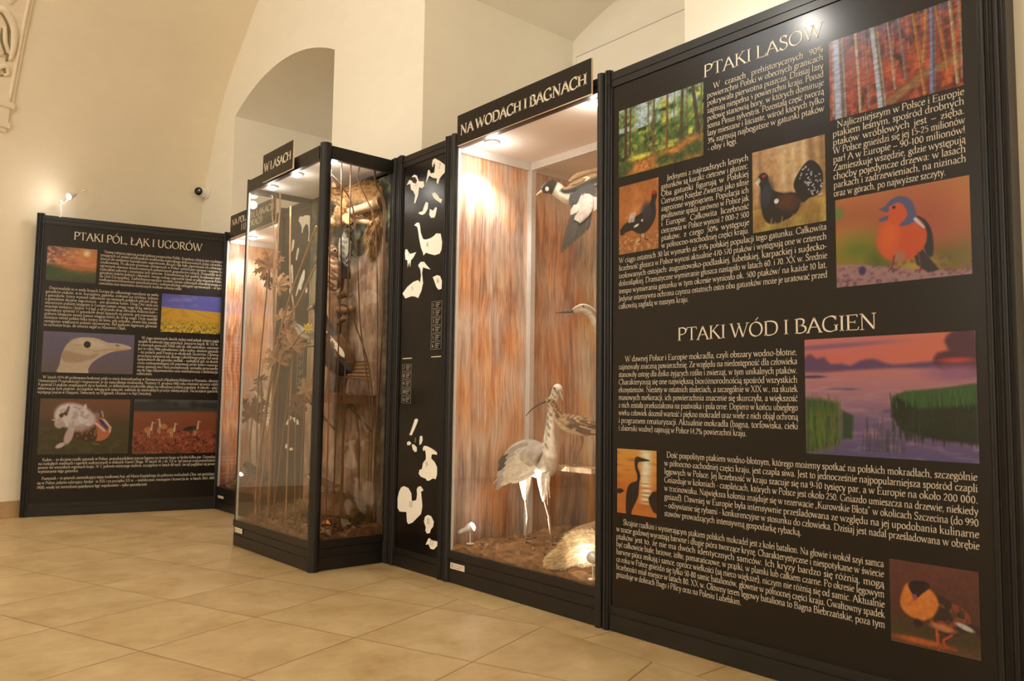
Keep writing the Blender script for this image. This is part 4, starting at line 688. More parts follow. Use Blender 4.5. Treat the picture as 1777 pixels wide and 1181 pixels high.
write(PL_, 'paragraph_text', ['W latach 1974-80 próbowano hodować ptaki w stacji doświadczalnej w Siemianicach (Akademia Rolnicza w Poznaniu, obecnie', 'Uniwersytet Przyrodniczy) i wypuszczać je do naturalnego środowiska. Niestety 13. grudnia 1980 roku nieznani sprawcy zabili', '9 spośród 13 ptaków znajdujących się w hodowli, co definitywnie przekreśliło plany na odbudowę polskiej populacji. A szkoda – gdyż', 'obserwacja tych ptaków, szczególnie tokujących samców, należała do niezwykłych przeżyć estetycznych. Na szczęście gatunek', 'występuje jeszcze w Hiszpanii, Niemczech, na Węgrzech, Ukrainie i w Azji Centralnej.'], tl, E2, .052, 1.445, 1.121, .998, indent=.03, last=.904, **kw)
write(PL_, 'paragraph_text', ['Kulon – to skrajnie rzadki gatunek w Polsce, prawdopodobnie jeszcze lęgowy na terenie kraju w liczbie kilku par. Gniazduje', 'na rozległych wydmach i ugorach nadrzecznych w dolinach Narwi i Bugu. W latach 30. i 40. XX w. był jeszcze rozpowszechniony', 'prawie we wszystkich regionach kraju. W 2. połowie minionego stulecia, szczególnie w latach 80-tych, zaczął pogłębiać się proces', 'wymierania tego gatunku.'], tl, E2, .087, 1.454, .447, .353, indent=.026, last=.38, **kw)
write(PL_, 'paragraph_text', ['Pustynnik – to gatunek zamieszkujący stepy środkowej Azji, od Morza Kaspijskiego do północno-wschodnich Chin, nie gnieżdżący', 'się w Polsce, jedynie zalatujący; kiedyś - w XIX i na początku XX w. – wielokrotnie, inwazyjnie i licznie (m.in. w latach: 1863, 1888,', '1908), wtedy też stwierdzano pojedyncze lęgi; współcześnie – tylko sporadycznie.'], tl, E2, .086, 1.455, .296, .224, indent=.03, last=.906, **kw)
for fn, x0, x1, z0, z1, lb in ((pic_sunset, .063, .429, 1.930, 2.221, 'printed photo of a red sunset over a field'), (pic_rape, .950, 1.444, 1.551, 1.886, 'printed photo of a yellow rape field'), (pic_bustard, .069, .748, 1.172, 1.509, 'printed photo of a bustard head'), (pic_display, .075, .740, .499, .955, 'printed photo of a displaying great bustard'), (pic_field, .772, 1.451, .493, .958, 'printed photo of bustards on ploughed land')):
    fn(x1-x0, z1-z0).place(PL_, tl, x0, x1, z0, z1, lb)

# --- silhouette key panels
S1 = {'1': [(-1.645, 2.291), (-1.618, 2.316), (-1.596, 2.309), (-1.574, 2.289), (-1.542, 2.278), (-1.533, 2.296), (-1.554, 2.321), (-1.593, 2.329), (-1.566, 2.339), (-1.538, 2.327), (-1.522, 2.3), (-1.511, 2.286), (-1.46, 2.275), (-1.456, 2.245), (-1.479, 2.238), (-1.51, 2.25), (-1.518, 2.204), (-1.548, 2.159), (-1.559, 2.164), (-1.55, 2.21), (-1.572, 2.238), (-1.598, 2.255), (-1.606, 2.291)], '2': [(-1.439, 2.257), (-1.421, 2.332), (-1.407, 2.335), (-1.39, 2.308), (-1.355, 2.306), (-1.348, 2.345), (-1.357, 2.371), (-1.372, 2.341), (-1.381, 2.364), (-1.373, 2.386), (-1.35, 2.39), (-1.304, 2.365), (-1.251, 2.33), (-1.244, 2.305), (-1.253, 2.284), (-1.282, 2.271), (-1.3, 2.26), (-1.313, 2.231), (-1.329, 2.239), (-1.326, 2.265), (-1.369, 2.278), (-1.406, 2.299), (-1.425, 2.274)], '3a': [(-1.37, 2.185), (-1.347, 2.188), (-1.323, 2.172), (-1.296, 2.144), (-1.271, 2.131), (-1.282, 2.111), (-1.301, 2.122), (-1.345, 2.148), (-1.366, 2.169)], '3b': [(-1.434, 2.147), (-1.41, 2.136), (-1.413, 2.102), (-1.442, 2.078), (-1.472, 2.075), (-1.508, 2.089), (-1.504, 2.097), (-1.467, 2.096), (-1.454, 2.121)], '3c': [(-1.391, 2.098), (-1.362, 2.081), (-1.334, 2.097), (-1.32, 2.091), (-1.332, 2.053), (-1.345, 2.037), (-1.381, 2.043), (-1.397, 2.064)], '4': [(-1.553, 2.026), (-1.526, 2.037), (-1.501, 2.033), (-1.49, 2.01), (-1.483, 1.973), (-1.456, 1.928), (-1.426, 1.92), (-1.376, 1.922), (-1.347, 1.929), (-1.322, 1.941), (-1.279, 1.933), (-1.262, 1.882), (-1.267, 1.838), (-1.285, 1.818), (-1.333, 1.815), (-1.383, 1.829), (-1.423, 1.842), (-1.449, 1.828), (-1.453, 1.846), (-1.475, 1.878), (-1.498, 1.94), (-1.51, 1.989), (-1.521, 2.012)], '7': [(-1.643, 1.89), (-1.626, 1.891), (-1.61, 1.871), (-1.588, 1.856), (-1.525, 1.859), (-1.555, 1.83), (-1.58, 1.816), (-1.585, 1.775), (-1.597, 1.812), (-1.612, 1.778), (-1.618, 1.821), (-1.64, 1.829), (-1.646, 1.866)], '5': [(-1.502, 1.776), (-1.476, 1.794), (-1.441, 1.79), (-1.42, 1.772), (-1.373, 1.736), (-1.419, 1.749), (-1.45, 1.759), (-1.459, 1.725), (-1.446, 1.665), (-1.461, 1.621), (-1.494, 1.58), (-1.525, 1.592), (-1.567, 1.598), (-1.63, 1.59), (-1.663, 1.623), (-1.611, 1.659), (-1.549, 1.682), (-1.498, 1.688), (-1.477, 1.669), (-1.468, 1.714), (-1.478, 1.75)], '6': [(-1.348, 1.689), (-1.306, 1.696), (-1.275, 1.687), (-1.257, 1.657), (-1.259, 1.612), (-1.287, 1.609), (-1.311, 1.629), (-1.328, 1.659)], '7b': [(-1.5, 0.868), (-1.476, 0.872), (-1.465, 0.863), (-1.479, 0.84), (-1.503, 0.806), (-1.529, 0.773), (-1.553, 0.775), (-1.534, 0.805), (-1.515, 0.839)], '8a': [(-1.442, 0.772), (-1.422, 0.775), (-1.415, 0.753), (-1.426, 0.73), (-1.446, 0.721), (-1.447, 0.746)], '8b': [(-1.578, 0.729), (-1.552, 0.739), (-1.531, 0.728), (-1.547, 0.715), (-1.572, 0.714)], '8c': [(-1.526, 0.72), (-1.5, 0.721), (-1.473, 0.705), (-1.472, 0.683), (-1.492, 0.678), (-1.513, 0.692)], '9': [(-1.413, 0.703), (-1.4, 0.718), (-1.371, 0.719), (-1.322, 0.707), (-1.27, 0.688), (-1.27, 0.674), (-1.292, 0.676), (-1.321, 0.675), (-1.326, 0.652), (-1.291, 0.633), (-1.267, 0.607), (-1.266, 0.564), (-1.278, 0.539), (-1.307, 0.541), (-1.34, 0.526), (-1.363, 0.524), (-1.374, 0.534), (-1.423, 0.541), (-1.447, 0.556), (-1.44, 0.579), (-1.415, 0.586), (-1.406, 0.62), (-1.378, 0.644), (-1.379, 0.671), (-1.39, 0.698), (-1.405, 0.687)], '10': [(-1.628, 0.462), (-1.599, 0.473), (-1.551, 0.466), (-1.519, 0.438), (-1.511, 0.394), (-1.467, 0.404), (-1.458, 0.438), (-1.464, 0.465), (-1.45, 0.481), (-1.425, 0.488), (-1.4, 0.471), (-1.4, 0.463), (-1.42, 0.458), (-1.412, 0.42), (-1.403, 0.377), (-1.415, 0.332), (-1.463, 0.299), (-1.502, 0.272), (-1.542, 0.259), (-1.557, 0.271), (-1.566, 0.326), (-1.638, 0.321), (-1.66, 0.339), (-1.663, 0.396), (-1.648, 0.437)], '11': [(-1.384, 0.292), (-1.375, 0.32), (-1.347, 0.334), (-1.314, 0.33), (-1.288, 0.303), (-1.293, 0.276), (-1.315, 0.257), (-1.324, 0.236), (-1.352, 0.23), (-1.368, 0.245), (-1.363, 0.262)], '12': [(-1.363, 0.166), (-1.336, 0.205), (-1.323, 0.207), (-1.304, 0.199), (-1.242, 0.2), (-1.252, 0.174), (-1.283, 0.151), (-1.315, 0.151), (-1.335, 0.173)]}
S2 = {'cat': [(-3.222, 2.337), (-3.208, 2.361), (-3.186, 2.368), (-3.157, 2.357), (-3.12, 2.362), (-3.064, 2.354), (-3.017, 2.339), (-3.003, 2.318), (-3.002, 2.25), (-3.007, 2.192), (-3.025, 2.152), (-3.049, 2.156), (-3.041, 2.214), (-3.058, 2.276), (-3.087, 2.294), (-3.105, 2.284), (-3.137, 2.263), (-3.144, 2.234), (-3.161, 2.232), (-3.16, 2.275), (-3.181, 2.305)], 'a': [(-3.317, 2.195), (-3.298, 2.207), (-3.278, 2.193), (-3.284, 2.146), (-3.31, 2.115), (-3.324, 2.112), (-3.321, 2.169)], 'b': [(-3.224, 2.125), (-3.2, 2.127), (-3.191, 2.107), (-3.21, 2.067), (-3.227, 2.03), (-3.245, 2.041), (-3.237, 2.088)], 'c': [(-3.33, 1.986), (-3.316, 2.011), (-3.296, 2.004), (-3.282, 1.919), (-3.281, 1.867), (-3.296, 1.86), (-3.31, 1.94)], 'd': [(-3.113, 1.939), (-3.095, 1.947), (-3.083, 1.931), (-3.089, 1.872), (-3.127, 1.834), (-3.134, 1.801), (-3.152, 1.796), (-3.172, 1.813), (-3.215, 1.757), (-3.225, 1.758), (-3.201, 1.816), (-3.167, 1.872)], 'e': [(-3.064, 1.806), (-3.046, 1.813), (-3.043, 1.766), (-3.061, 1.768)], 'f': [(-3.03, 1.805), (-3.006, 1.805), (-2.998, 1.775), (-3.021, 1.756), (-3.035, 1.774)], 'g': [(-3.342, 1.821), (-3.323, 1.83), (-3.3, 1.808), (-3.313, 1.771), (-3.327, 1.776)], 'h': [(-3.318, 0.788), (-3.287, 0.822), (-3.246, 0.852), (-3.225, 0.848), (-3.227, 0.829), (-3.264, 0.799), (-3.295, 0.779)], 'i': [(-3.209, 0.839), (-3.171, 0.841), (-3.106, 0.817), (-3.098, 0.79), (-3.135, 0.789), (-3.179, 0.811)], 'j': [(-3.319, 0.62), (-3.295, 0.641), (-3.263, 0.647), (-3.251, 0.633), (-3.271, 0.613), (-3.303, 0.602)], 'k': [(-3.249, 0.605), (-3.217, 0.616), (-3.185, 0.613), (-3.184, 0.599), (-3.226, 0.592)]}
NUM = {'1': (-1.53, 2.262), '2': (-1.29, 2.32), '4': (-1.40, 1.872), '5': (-1.55, 1.63), '6': (-1.285, 1.65), '7': (-1.60, 1.845), '9': (-1.36, .60), '10': (-1.52, .36), '11': (-1.335, .285), '12': (-1.30, .172)}
def keypanel(loc, label, pl, a0, a1, shapes, nums, cards, bars, eight=None):
    kp = root('silhouette_panel', loc, label, 'display panel', 'silhouette key panels')
    mb = MB(); pl.box(mb, a0+.05, a1-.05, .09, 2.41, 0, -.02); mb.build('board', BOARD, kp); rails(pl, kp, a0+.05, a1-.05, zbot=.095)
    for s_, r in ((a0+.012, .014), (a0+.042, .02), (a1-.042, .02), (a1-.014, .014)): q = pl.P(s_, 0); post(kp, q.x, q.y, r)
    for k, pts in shapes.items():
        mb = MB(); P = [pl.P(x-pl.o.x, z, .0006) for x, z in [tuple(q) for q in pts]]; mb.prism(P, pl.n*.0008); mb.build('animal_silhouette', VINYL, kp)
    for k, (x, z) in nums.items(): write(pl, 'number_text', [k], kp, .05, x-pl.o.x-.02, x, z, 0, off=.002, m=NUMG, justify=False, indent=0, thick=8, thin=4, seg=3)
    for (a, b_, zt, zb, names) in cards:
        n_ = len(names); hgt = (zt-zb)/n_
        for i, nn_ in enumerate(names):
            z1 = zt-i*hgt-.003; z0 = z1-hgt+.006; mb = MB(); t = .0012
            for q in ((a, b_, z0, z0+t), (a, b_, z1-t, z1), (a, a+t, z0, z1), (b_-t, b_, z0, z1)): pl.box(mb, *q, .0012, .0002)
            for j in range(3): pl.box(mb, a+.04, a+.04+(.045, .035, .028)[j], z1-.012-j*.010, z1-.009-j*.010, .0012, .0002)
            cd_ = mb.build('key_card', GREY, kp)
            write(pl, 'number_text', [nn_], cd_, .034, a+.012, b_, (z0+z1)/2-.010, 0, justify=False, indent=0, seg=3)
    for a, b_, z in bars:
        mb = MB(); pl.box(mb, a, b_, z-.0025, z+.0025, .001, .0002); mb.build('rule_line', CREAM, kp)
    if eight: write(pl, 'number_text', ['8'], kp, .045, eight[0]-pl.o.x, eight[0]-pl.o.x+.1, eight[1], 0, m=GREY, justify=False, indent=0, seg=3)
    return kp
keypanel((-1.457, 0, 0), 'narrow black panel of white bird silhouettes between the corner showcase and the wading bird showcase', Plane2((-1.745, 0, 0), (1, 0, 0)), 0, .57, S1, NUM,
         [(.392, .492, 1.548, 1.267, list('123456')), (.100, .196, 1.196, .958, ['7', '8', '9', '10', '11'])], [(.100, .198, 1.227), (.397, .497, 1.227)], (-1.50, .733))
keypanel((-3.24, .05, 0), 'black panel of white animal silhouettes seen through the corner showcase glass', Plane2((-3.545, .05, 0), (1, 0, 0)), 0, .60, S2, {}, [(.38, .48, 1.46, 1.06, list('123456'))], [])

# ------------------------------------------------------------------ glazed showcases
def downlight(parent, x, y, z, power, name='downlight', aim=None, cone=125):
    mb = MB(); n = 20
    ring = [(.030, 0), (.044, 0), (.046, -.006), (.034, -.012), (.030, -.004)]
    vs = [(x+r*math.cos(2*math.pi*k/n), y+r*math.sin(2*math.pi*k/n), z+dz) for r, dz in ring for k in range(n)]
    mb.add(vs, [(i*n+k, i*n+(k+1) % n, (i+1)*n+(k+1) % n, (i+1)*n+k) for i in range(len(ring)-1) for k in range(n)])
    o = mb.build(name, ALU, parent, True)
    mb = MB(); mb.ball((x, y, z-.012), .029, .029, .014, 14); mb.build('lens', LENS, o, True)
    lamp('downlight_beam', 'SPOT', (x, y, z-.04), power, HALO, aim or (x, y, 0), spot_size=math.radians(cone), spot_blend=.6, shadow_soft_size=.03)
    lamp('downlight_spill', 'POINT', (x, y, z-.075), power*.055, HALO, shadow_soft_size=.03)      # the bulb also throws light sideways and up
def slab(name, m, parent, *b, **k):
    mb = MB(); mb.box(*b); return mb.build(name, m, parent, **k)
def plinth(parent, x0, x1, y0, y1, zt=.168, left=True, right=True):
    mb = MB(); l, r = (1 if left else 0), (1 if right else 0)
    for z0, z1, e in ((.002, .072, .0), (.072, .078, -.006), (.078, .122, -.002), (.122, .128, -.007), (.128, zt, .004)): mb.box(x0-e*l, x1+e*r, y0-e, y1, z0, z1)
    return mb.build('plinth', BLACK, parent)
def sticker(parent, pl, a, z, w=.125):
    mb = MB(); pl.box(mb, a, a+w, z, z+.032, .0065, .0055); o = mb.build('inventory_sticker', CREAM, parent)
    mb = MB(); pl.box(mb, a+.008, a+.024, z+.006, z+.026, .0072, .0066)
    for j in range(2): pl.box(mb, a+.032, a+w-.01-.02*j, z+.018-.010*j, z+.021-.010*j, .0072, .0066)
    mb.build('sticker_print', GREY, o)
def signboard(parent, pl, a0, a1, z0, z1, rows, em, zs, off=.034, pad=.0):
    mb = MB(); pl.box(mb, a0, a1, z0, z1, off, off-.0105); o = mb.build('sign_board', EDGE, parent)
    mb = MB(); pl.box(mb, a0+.0008, a1-.0008, z0+.0008, z1-.0008, off+.0008, off+.0001); mb.build('sign_face', BOARD, o)
    for (t, x0, x1), z in zip(rows, zs): write(pl, 'title_text', [t], o, em, x0, x1, z, 0, off=off+.0016, seg=5, thick=14.5, thin=5.2, align='f', justify=False, indent=0)
FR = Plane2((0, 0, 0), (1, 0, 0))
# --- wading birds
wx0, wx1, wy1 = -1.175, -.005, 1.04
sw = root('showcase', (-.59, .5, 0), 'lit glass showcase signed NA WODACH I BAGNACH with a standing heron inside', 'showcase', 'glass showcases')
plinth(sw, wx0+.035, wx1-.03, -.006, wy1)
for x in (-1.155, -.028): post(sw, x, 0, .021, groove=False)
post(sw, -1.183+.012, .012, .012)
mb = MB(); FR.box(mb, -1.135, -.05, 2.402, 2.432, .006, -.03); FR.box(mb, -1.135, -.05, 2.432, 2.436, .0, -.026); FR.box(mb, -1.135, -.05, 2.436, H, .006, -.03); mb.build('top_rail', BLACK, sw)
slab('ceiling_board', CEILB, sw, -1.16, -.02, .0, wy1, 2.43, 2.445)
slab('side_wall_print', REED, sw, -1.178, -1.160, .022, wy1, .168, 2.43)
slab('side_wall_print', REED, sw, -.022, -.006, .022, wy1, .168, 2.43)
slab('back_wall_print', REED2, sw, -1.16, -.022, wy1-.012, wy1, .168, 2.43)
def alupost(parent, x, y, w=.036, z0=.168, z1=2.43):
    mb = MB()
    for dx in (0, .013, .026): mb.box(x+dx, x+dx+.0095, y-.018, y+.018, z0, z1)
    mb.box(x+.002, x+w-.002, y-.014, y+.014, z0, z1); return mb.build('aluminium_post', ALU, parent)
alupost(sw, -1.158, .575); alupost(sw, -.060, .575)
mb = MB(); mb.box(-1.122, -.062, .557, .593, 2.385, 2.43); mb.box(-1.122, -.062, .553, .597, 2.398, 2.418); mb.build('aluminium_rail', ALU, sw)
mb = MB(); mb.box(-1.159, -1.14, .03, .555, 2.385, 2.43); mb.box(-1.159, -1.14, .595, wy1-.014, 2.385, 2.43)
for y in (.055, .53, .62): mb.ball((-1.139, y, 2.408), .004)
mb.build('aluminium_rail', ALU, sw)
slab('aluminium_edge', ALU, sw, -1.1335, -1.124, .004, .016, .17, 2.40)
slab('glass_pane', GLASS, sw, -1.134, -.049, -.003, .003, .165, 2.405)
signboard(sw, FR, -1.092, -.062, 2.395, 2.567, [('NA WODACH I BAGNACH', -1.062, -.090)], .083, [2.449])
sticker(sw, FR, -1.118, .076)
downlight(sw, -.985, .13, 2.43, 30); downlight(sw, -.165, .115, 2.43, 32)
# --- forest corner case
lx0, lx1, ly0 = -2.905, -1.785, -.491
LFp = Plane2((0, ly0, 0), (1, 0, 0))
sl = root('showcase', (-2.35, -.25, 0), 'projecting corner glass showcase signed W LASACH with dried plants and forest animals', 'showcase', 'glass showcases')
plinth(sl, lx0+.004, lx1-.012, ly0-.001, .0)
post(sl, lx1-.022, ly0+.026, .0335, groove=False); post(sl, lx0+.012, ly0+.010, .0115, groove=False); post(sl, lx1-.012, .0, .016); post(sl, lx1+.016, -.004, .014); post(sl, lx0+.012, .0, .012)
def hoop(z0, z1, o, nm, m):
    mb = MB(); mb.box(lx0+.02, lx1-.05, ly0-o, ly0+.03, z0, z1); mb.box(lx1-.03, lx1-.002+o, ly0+.055, -.012, z0, z1); mb.box(lx0-.0+.004, lx0+.03, ly0+.02, -.012, z0, z1); mb.box(lx0+.02, lx1-.03, -.012, .006, z0, z1); return mb.build(nm, m, sl)
hoop(2.392, H, .004, 'top_rail', BLACK)
slab('ceiling_board', CEILB, sl, lx0+.03, lx1-.03, ly0+.03, -.012, 2.428, 2.442)
slab('back_wall_print', TREE, sl, lx0+.026, lx1-.03, -.012, -.002, .168, 2.41)
slab('aluminium_edge', ALU, sl, lx0+.0245, lx0+.034, ly0+.004, ly0+.014, .17, 2.392)
slab('glass_pane', GLASS, sl, lx0+.023, lx1-.054, ly0+.0, ly0+.006, .165, 2.398)
slab('glass_pane', GLASS, sl, lx1-.012, lx1-.006, ly0+.058, -.014, .165, 2.398)
slab('glass_pane', GLASS, sl, lx0+.010, lx0+.016, ly0+.022, -.014, .165, 2.398)
signboard(sl, LFp, -2.566, -2.122, 2.392, 2.572, [('W LASACH', -2.543, -2.146)], .083, [2.455])
sticker(sl, LFp, -2.868, .092)
downlight(sl, -2.735, -.385, 2.428, 15); downlight(sl, -2.33, -.40, 2.428, 15); downlight(sl, -1.905, -.37, 2.428, 22, cone=150)
# --- fields case
px0, px1, py0, py1 = -4.735, -3.56, .07, .66
PFp = Plane2((0, py0, 0), (1, 0, 0))
sp_ = root('showcase', (-4.15, .35, 0), 'farthest glass showcase signed NA POLACH, ŁĄKACH I UGORACH, partly behind the corner showcase', 'showcase', 'glass showcases')
plinth(sp_, px0+.01, px1-.01, py0-.004, py1, zt=.20)
post(sp_, px0+.006, py0, .017); post(sp_, px1-.004, py0, .018)
mb = MB(); PFp.box(mb, px0+.02, px1-.02, 2.402, 2.432, .006, -.03); PFp.box(mb, px0+.02, px1-.02, 2.432, 2.436, .0, -.026); PFp.box(mb, px0+.02, px1-.02, 2.436, H, .006, -.03); mb.build('top_rail', BLACK, sp_)
slab('ceiling_board', CEILB, sp_, px0+.02, px1-.02, py0+.01, py1, 2.43, 2.445)
slab('side_wall_print', REED, sp_, px0-.0, px0+.018, py0+.02, py1, .2, 2.43); slab('side_wall_print', REED, sp_, px1-.018, px1, py0+.02, py1, .2, 2.43)
slab('back_wall_print', REED, sp_, px0+.018, px1-.018, py1-.012, py1, .2, 2.43)
slab('aluminium_edge', ALU, sp_, px0+.024, px0+.036, py0+.004, py0+.018, .2, 2.40)
mb = MB(); mb.box(px0+.019, px0+.036, py0+.03, py1-.014, 2.385, 2.43); mb.ball((px0+.037, py0+.06, 2.408), .004); mb.build('aluminium_rail', ALU, sp_)
slab('glass_pane', GLASS, sp_, px0+.024, px1-.022, py0-.003, py0+.003, .195, 2.405)
signboard(sp_, PFp, -4.552, -3.612, 2.395, 2.597, [('NA POLACH, ŁĄKACH', -4.52, -3.645), ('I UGORACH', -4.30, -3.86)], .082, [2.503, 2.432])
sticker(sp_, PFp, -4.66, .105, .13)
downlight(sp_, -4.50, .22, 2.43, 34); downlight(sp_, -3.85, .22, 2.43, 30)

# ------------------------------------------------------------------ ground litter in the cases
def litter(name, label, x0, x1, y0, y1, z0, zf, n=26, nl=300, m=None, hump=(), seed=1, cols=None):
    r = np.random.default_rng(seed); mb = MB(); nx, ny = 40, 24; vs = []
    def hz(x, y):
        f = (y-y0)/(y1-y0); z = zf+f*.035+.010*math.sin(x*23+y*11)+.008*math.sin(x*47-y*31)+.006*math.sin(y*61+x*13)
        for hx, hy, hr, hh in hump: z += hh*math.exp(-((x-hx)**2+(y-hy)**2)/(hr*hr))
        return max(z, z0+.006)
    for j in range(ny+1):
        for i in range(nx+1): x = x0+(x1-x0)*i/nx; y = y0+(y1-y0)*j/ny; vs.append((x, y, hz(x, y)+r.uniform(-.005, .005)))
    k = len(vs); vs += [(x, y, z0) for x, y, _ in list(vs)]
    fs = [(j*(nx+1)+i, j*(nx+1)+i+1, (j+1)*(nx+1)+i+1, (j+1)*(nx+1)+i) for j in range(ny) for i in range(nx)]
    rim = [i for i in range(nx+1)]+[(j*(nx+1)+nx) for j in range(1, ny+1)]+[ny*(nx+1)+i for i in range(nx-1, -1, -1)]+[j*(nx+1) for j in range(ny-1, 0, -1)]
    fs += [(a, k+a, k+b, b) for a, b in zip(rim, rim[1:]+rim[:1])]
    mb.add(vs, fs); o = mb.build(name, m or SOIL, None); prop(o, label, 'ground litter', kind='stuff')
    groups = {}
    for q in range(nl):
        x, y = r.uniform(x0+.04, x1-.04), r.uniform(y0+.03, y1-.04); a = r.uniform(0, 6.28); L = r.uniform(.02, .07); z = hz(x, y)+.006; w = r.choice([.004, .006, .016, .024])
        ex, ey = min(max(x+L*math.cos(a), x0+.01), x1-.01), min(max(y+L*math.sin(a), y0+.01), y1-.01)
        g = groups.setdefault(int(r.integers(3)), MB())
        g.strip([(x, y, z), ((x+ex)/2, (y+ey)/2, z+r.uniform(.004, .02)), (ex, ey, z+r.uniform(0, .02))], [w*.3, w, .001], (r.uniform(-.5, .5), r.uniform(-.5, .5), 1), .001, .2)
    for gi, g in groups.items(): g.build('fallen_leaves', (LEAF, LEAF3, STEM)[gi], o, kind='stuff')
    return hz
hzW = litter('sandy_ground', 'brown sandy ground strewn with dry bits under the heron', wx0+.03, wx1-.03, .012, wy1-.016, .168, .185, nl=260, seed=4, m=mat('brown_sand', c(126, 90, 58), .95, 0, .15, var=.5, vscale=26, bump=.8, bscale=70))
hzL = litter('forest_litter', 'dry leaf and twig litter covering the corner showcase floor', lx0+.03, lx1-.03, ly0+.03, -.014, .168, .18, nl=560, seed=5, hump=((-2.7, -.2, .16, .05), (-2.15, -.12, .2, .06)))
hzP = litter('field_ground', 'earthy ground in the farthest showcase', px0+.03, px1-.03, py0+.02, py1-.016, .2, .212, nl=160, seed=6)

# ------------------------------------------------------------------ helpers for animals
def jit(col, a=.08): k = 1+random.uniform(-a, a); return tuple(q*k for q in col)
def feathers(mb, base, tip, n, length, width, nrm, cols, spread=(0, 0, 0), th=.002, fold=.12, bend=0.0):
    """a row of overlapping feathers rooted between base and tip; each points along length"""
    b, t, L, N = Vector(base), Vector(tip), length, Vector(nrm)
    for i in range(n):
        f = i/max(n-1, 1); p = b.lerp(t, f); d = Vector(L[0]).lerp(Vector(L[1]), f); w = width[0]+(width[1]-width[0])*f; col = cols(f) if callable(cols) else cols
        q = [p+N*(.0012*(i % 3)), p+d*.5+N*(.0012*(i % 3)+bend), p+d*.85+N*.0012*(i % 3), p+d]
        mb.strip(q, [w*.5, w, w*.75, w*.1], N, th, fold, jit(col, .12), 2)
def eyes(parent, pts, r, ring=None):
    for p in pts:
        mb = MB(); mb.ball(p, r, seg=10); o = mb.build('eye', EYE, parent, True)
def foot(mb, p, r, L, dirs, col=None):
    for d in dirs:
        v = Vector((math.cos(d), math.sin(d), 0)); q = Vector(p); mb.tube([q, q+v*L*.5+Vector((0, 0, .006)), q+v*L], [r, r*.8, r*.35], 6, 2, col)
RZ = math.radians(49.2)
RV, FV = Vector((math.cos(RZ), math.sin(RZ), 0)), Vector((math.sin(RZ), -math.cos(RZ), 0))   # each stuffed animal faces across the visitor's walk

# --- grey heron
c1, c2, c3, c4 = c(216, 204, 188), c(178, 168, 158), c(240, 232, 220), c(70, 64, 62)
hr = local(root('grey_heron', (-.870, .40, hzW(-.87, .40)), 'tall grey heron standing on long legs in the wading bird showcase', 'stuffed bird', None, RZ))
mb = MB()
def ch(t, a, p):
    k = .5+.5*math.sin(p.x*210+p.z*160); col = c3 if a < -.1 else c1
    if t > .45 and abs(a) < .7 and k > .78: col = c4 if random.random() < .6 else c2
    if t < .42: col = tuple(q*(.75+.25*k) for q in (c2 if a > .25 else c1))
    if t > .93 and a > .2: col = c2
    return jit(col, .1)
mb.loft([(-.215, .04, .36, .010, .006), (-.175, .03, .40, .045, .035), (-.12, .01, .455, .088, .080), (-.055, -.015, .475, .098, .098), (.0, -.04, .455, .085, .095), (.035, -.06, .44, .062, .080), (.052, -.075, .50, .045, .052), (.058, -.08, .565, .034, .036), (.062, -.085, .64, .0255, .026), (.066, -.09, .71, .022, .022), (.074, -.095, .775, .021, .021), (.086, -.105, .822, .024, .024), (.098, -.125, .850, .026, .028), (.104, -.152, .846, .022, .022), (.108, -.172, .836, .014, .013)], 18, 4, ch, ref=(0, 0, 1))
body = mb.build('body', FEATH, hr, True)
mb = MB(); mb.loft([(.107, -.168, .838, .013, .012), (.116, -.205, .810, .008, .008), (.124, -.245, .778, .002, .002)], 8, 2); mb.build('bill', HORN, hr, True)
eyes(hr, [(.124, -.150, .852), (.082, -.155, .853)], .0055)
mb = MB(); mb.strip([(.10, -.14, .872), (.085, -.10, .868), (.07, -.06, .845), (.06, -.03, .82)], [.008, .018, .012, .003], (.3, -.5, .8), .003, .2, c4, 2); mb.build('crest', FEATH, hr)
for sy, sh in ((-1, 0), (1, 0)):
    mb = MB(); y = -.02+sy*.085 if sy < 0 else .085
    N = (.15, sy, .15)
    feathers(mb, (-.005, y*.9, .535), (-.02, y*1.05, .40), 7, ((-.13, .0, -.035), (-.13, .01, -.06)), (.036, .036), N, lambda f: c1 if f < .7 else c3)
    feathers(mb, (-.06, y*.85, .555), (-.09, y*1.02, .40), 7, ((-.115, .01, -.06), (-.115, .01, -.075)), (.034, .034), N, lambda f: c2 if f < .3 else c1)
    feathers(mb, (-.12, y*.7, .52), (-.13, y*.9, .40), 5, ((-.10, .0, -.085), (-.10, .0, -.10)), (.03, .028), N, lambda f: c2 if f > .4 else c4)
    mb.build('wing', FEATH, hr)
mb = MB(); feathers(mb, (-.185, -.03, .385), (-.185, .08, .385), 7, ((-.065, -.015, -.06), (-.06, .01, -.075)), (.03, .03), (-.4, 0, .9), lambda f: c2); mb.build('tail', FEATH, hr)
mb = MB()
for i in range(16): 
    x = .02+.045*random.random(); y = -.10-.03*random.random(); z = .46-.08*random.random()
    mb.strip([(x, y+.02, z), (x-.004, y, z-.06), (x-.012+.02*random.random(), y+.006, z-.12-.04*random.random())], [.012, .010, .002], (0, -1, .2), .002, .2, jit(random.choice([c3, c3, c1, c2]), .1), 2)
mb.build('breast_plumes', FEATH, hr)
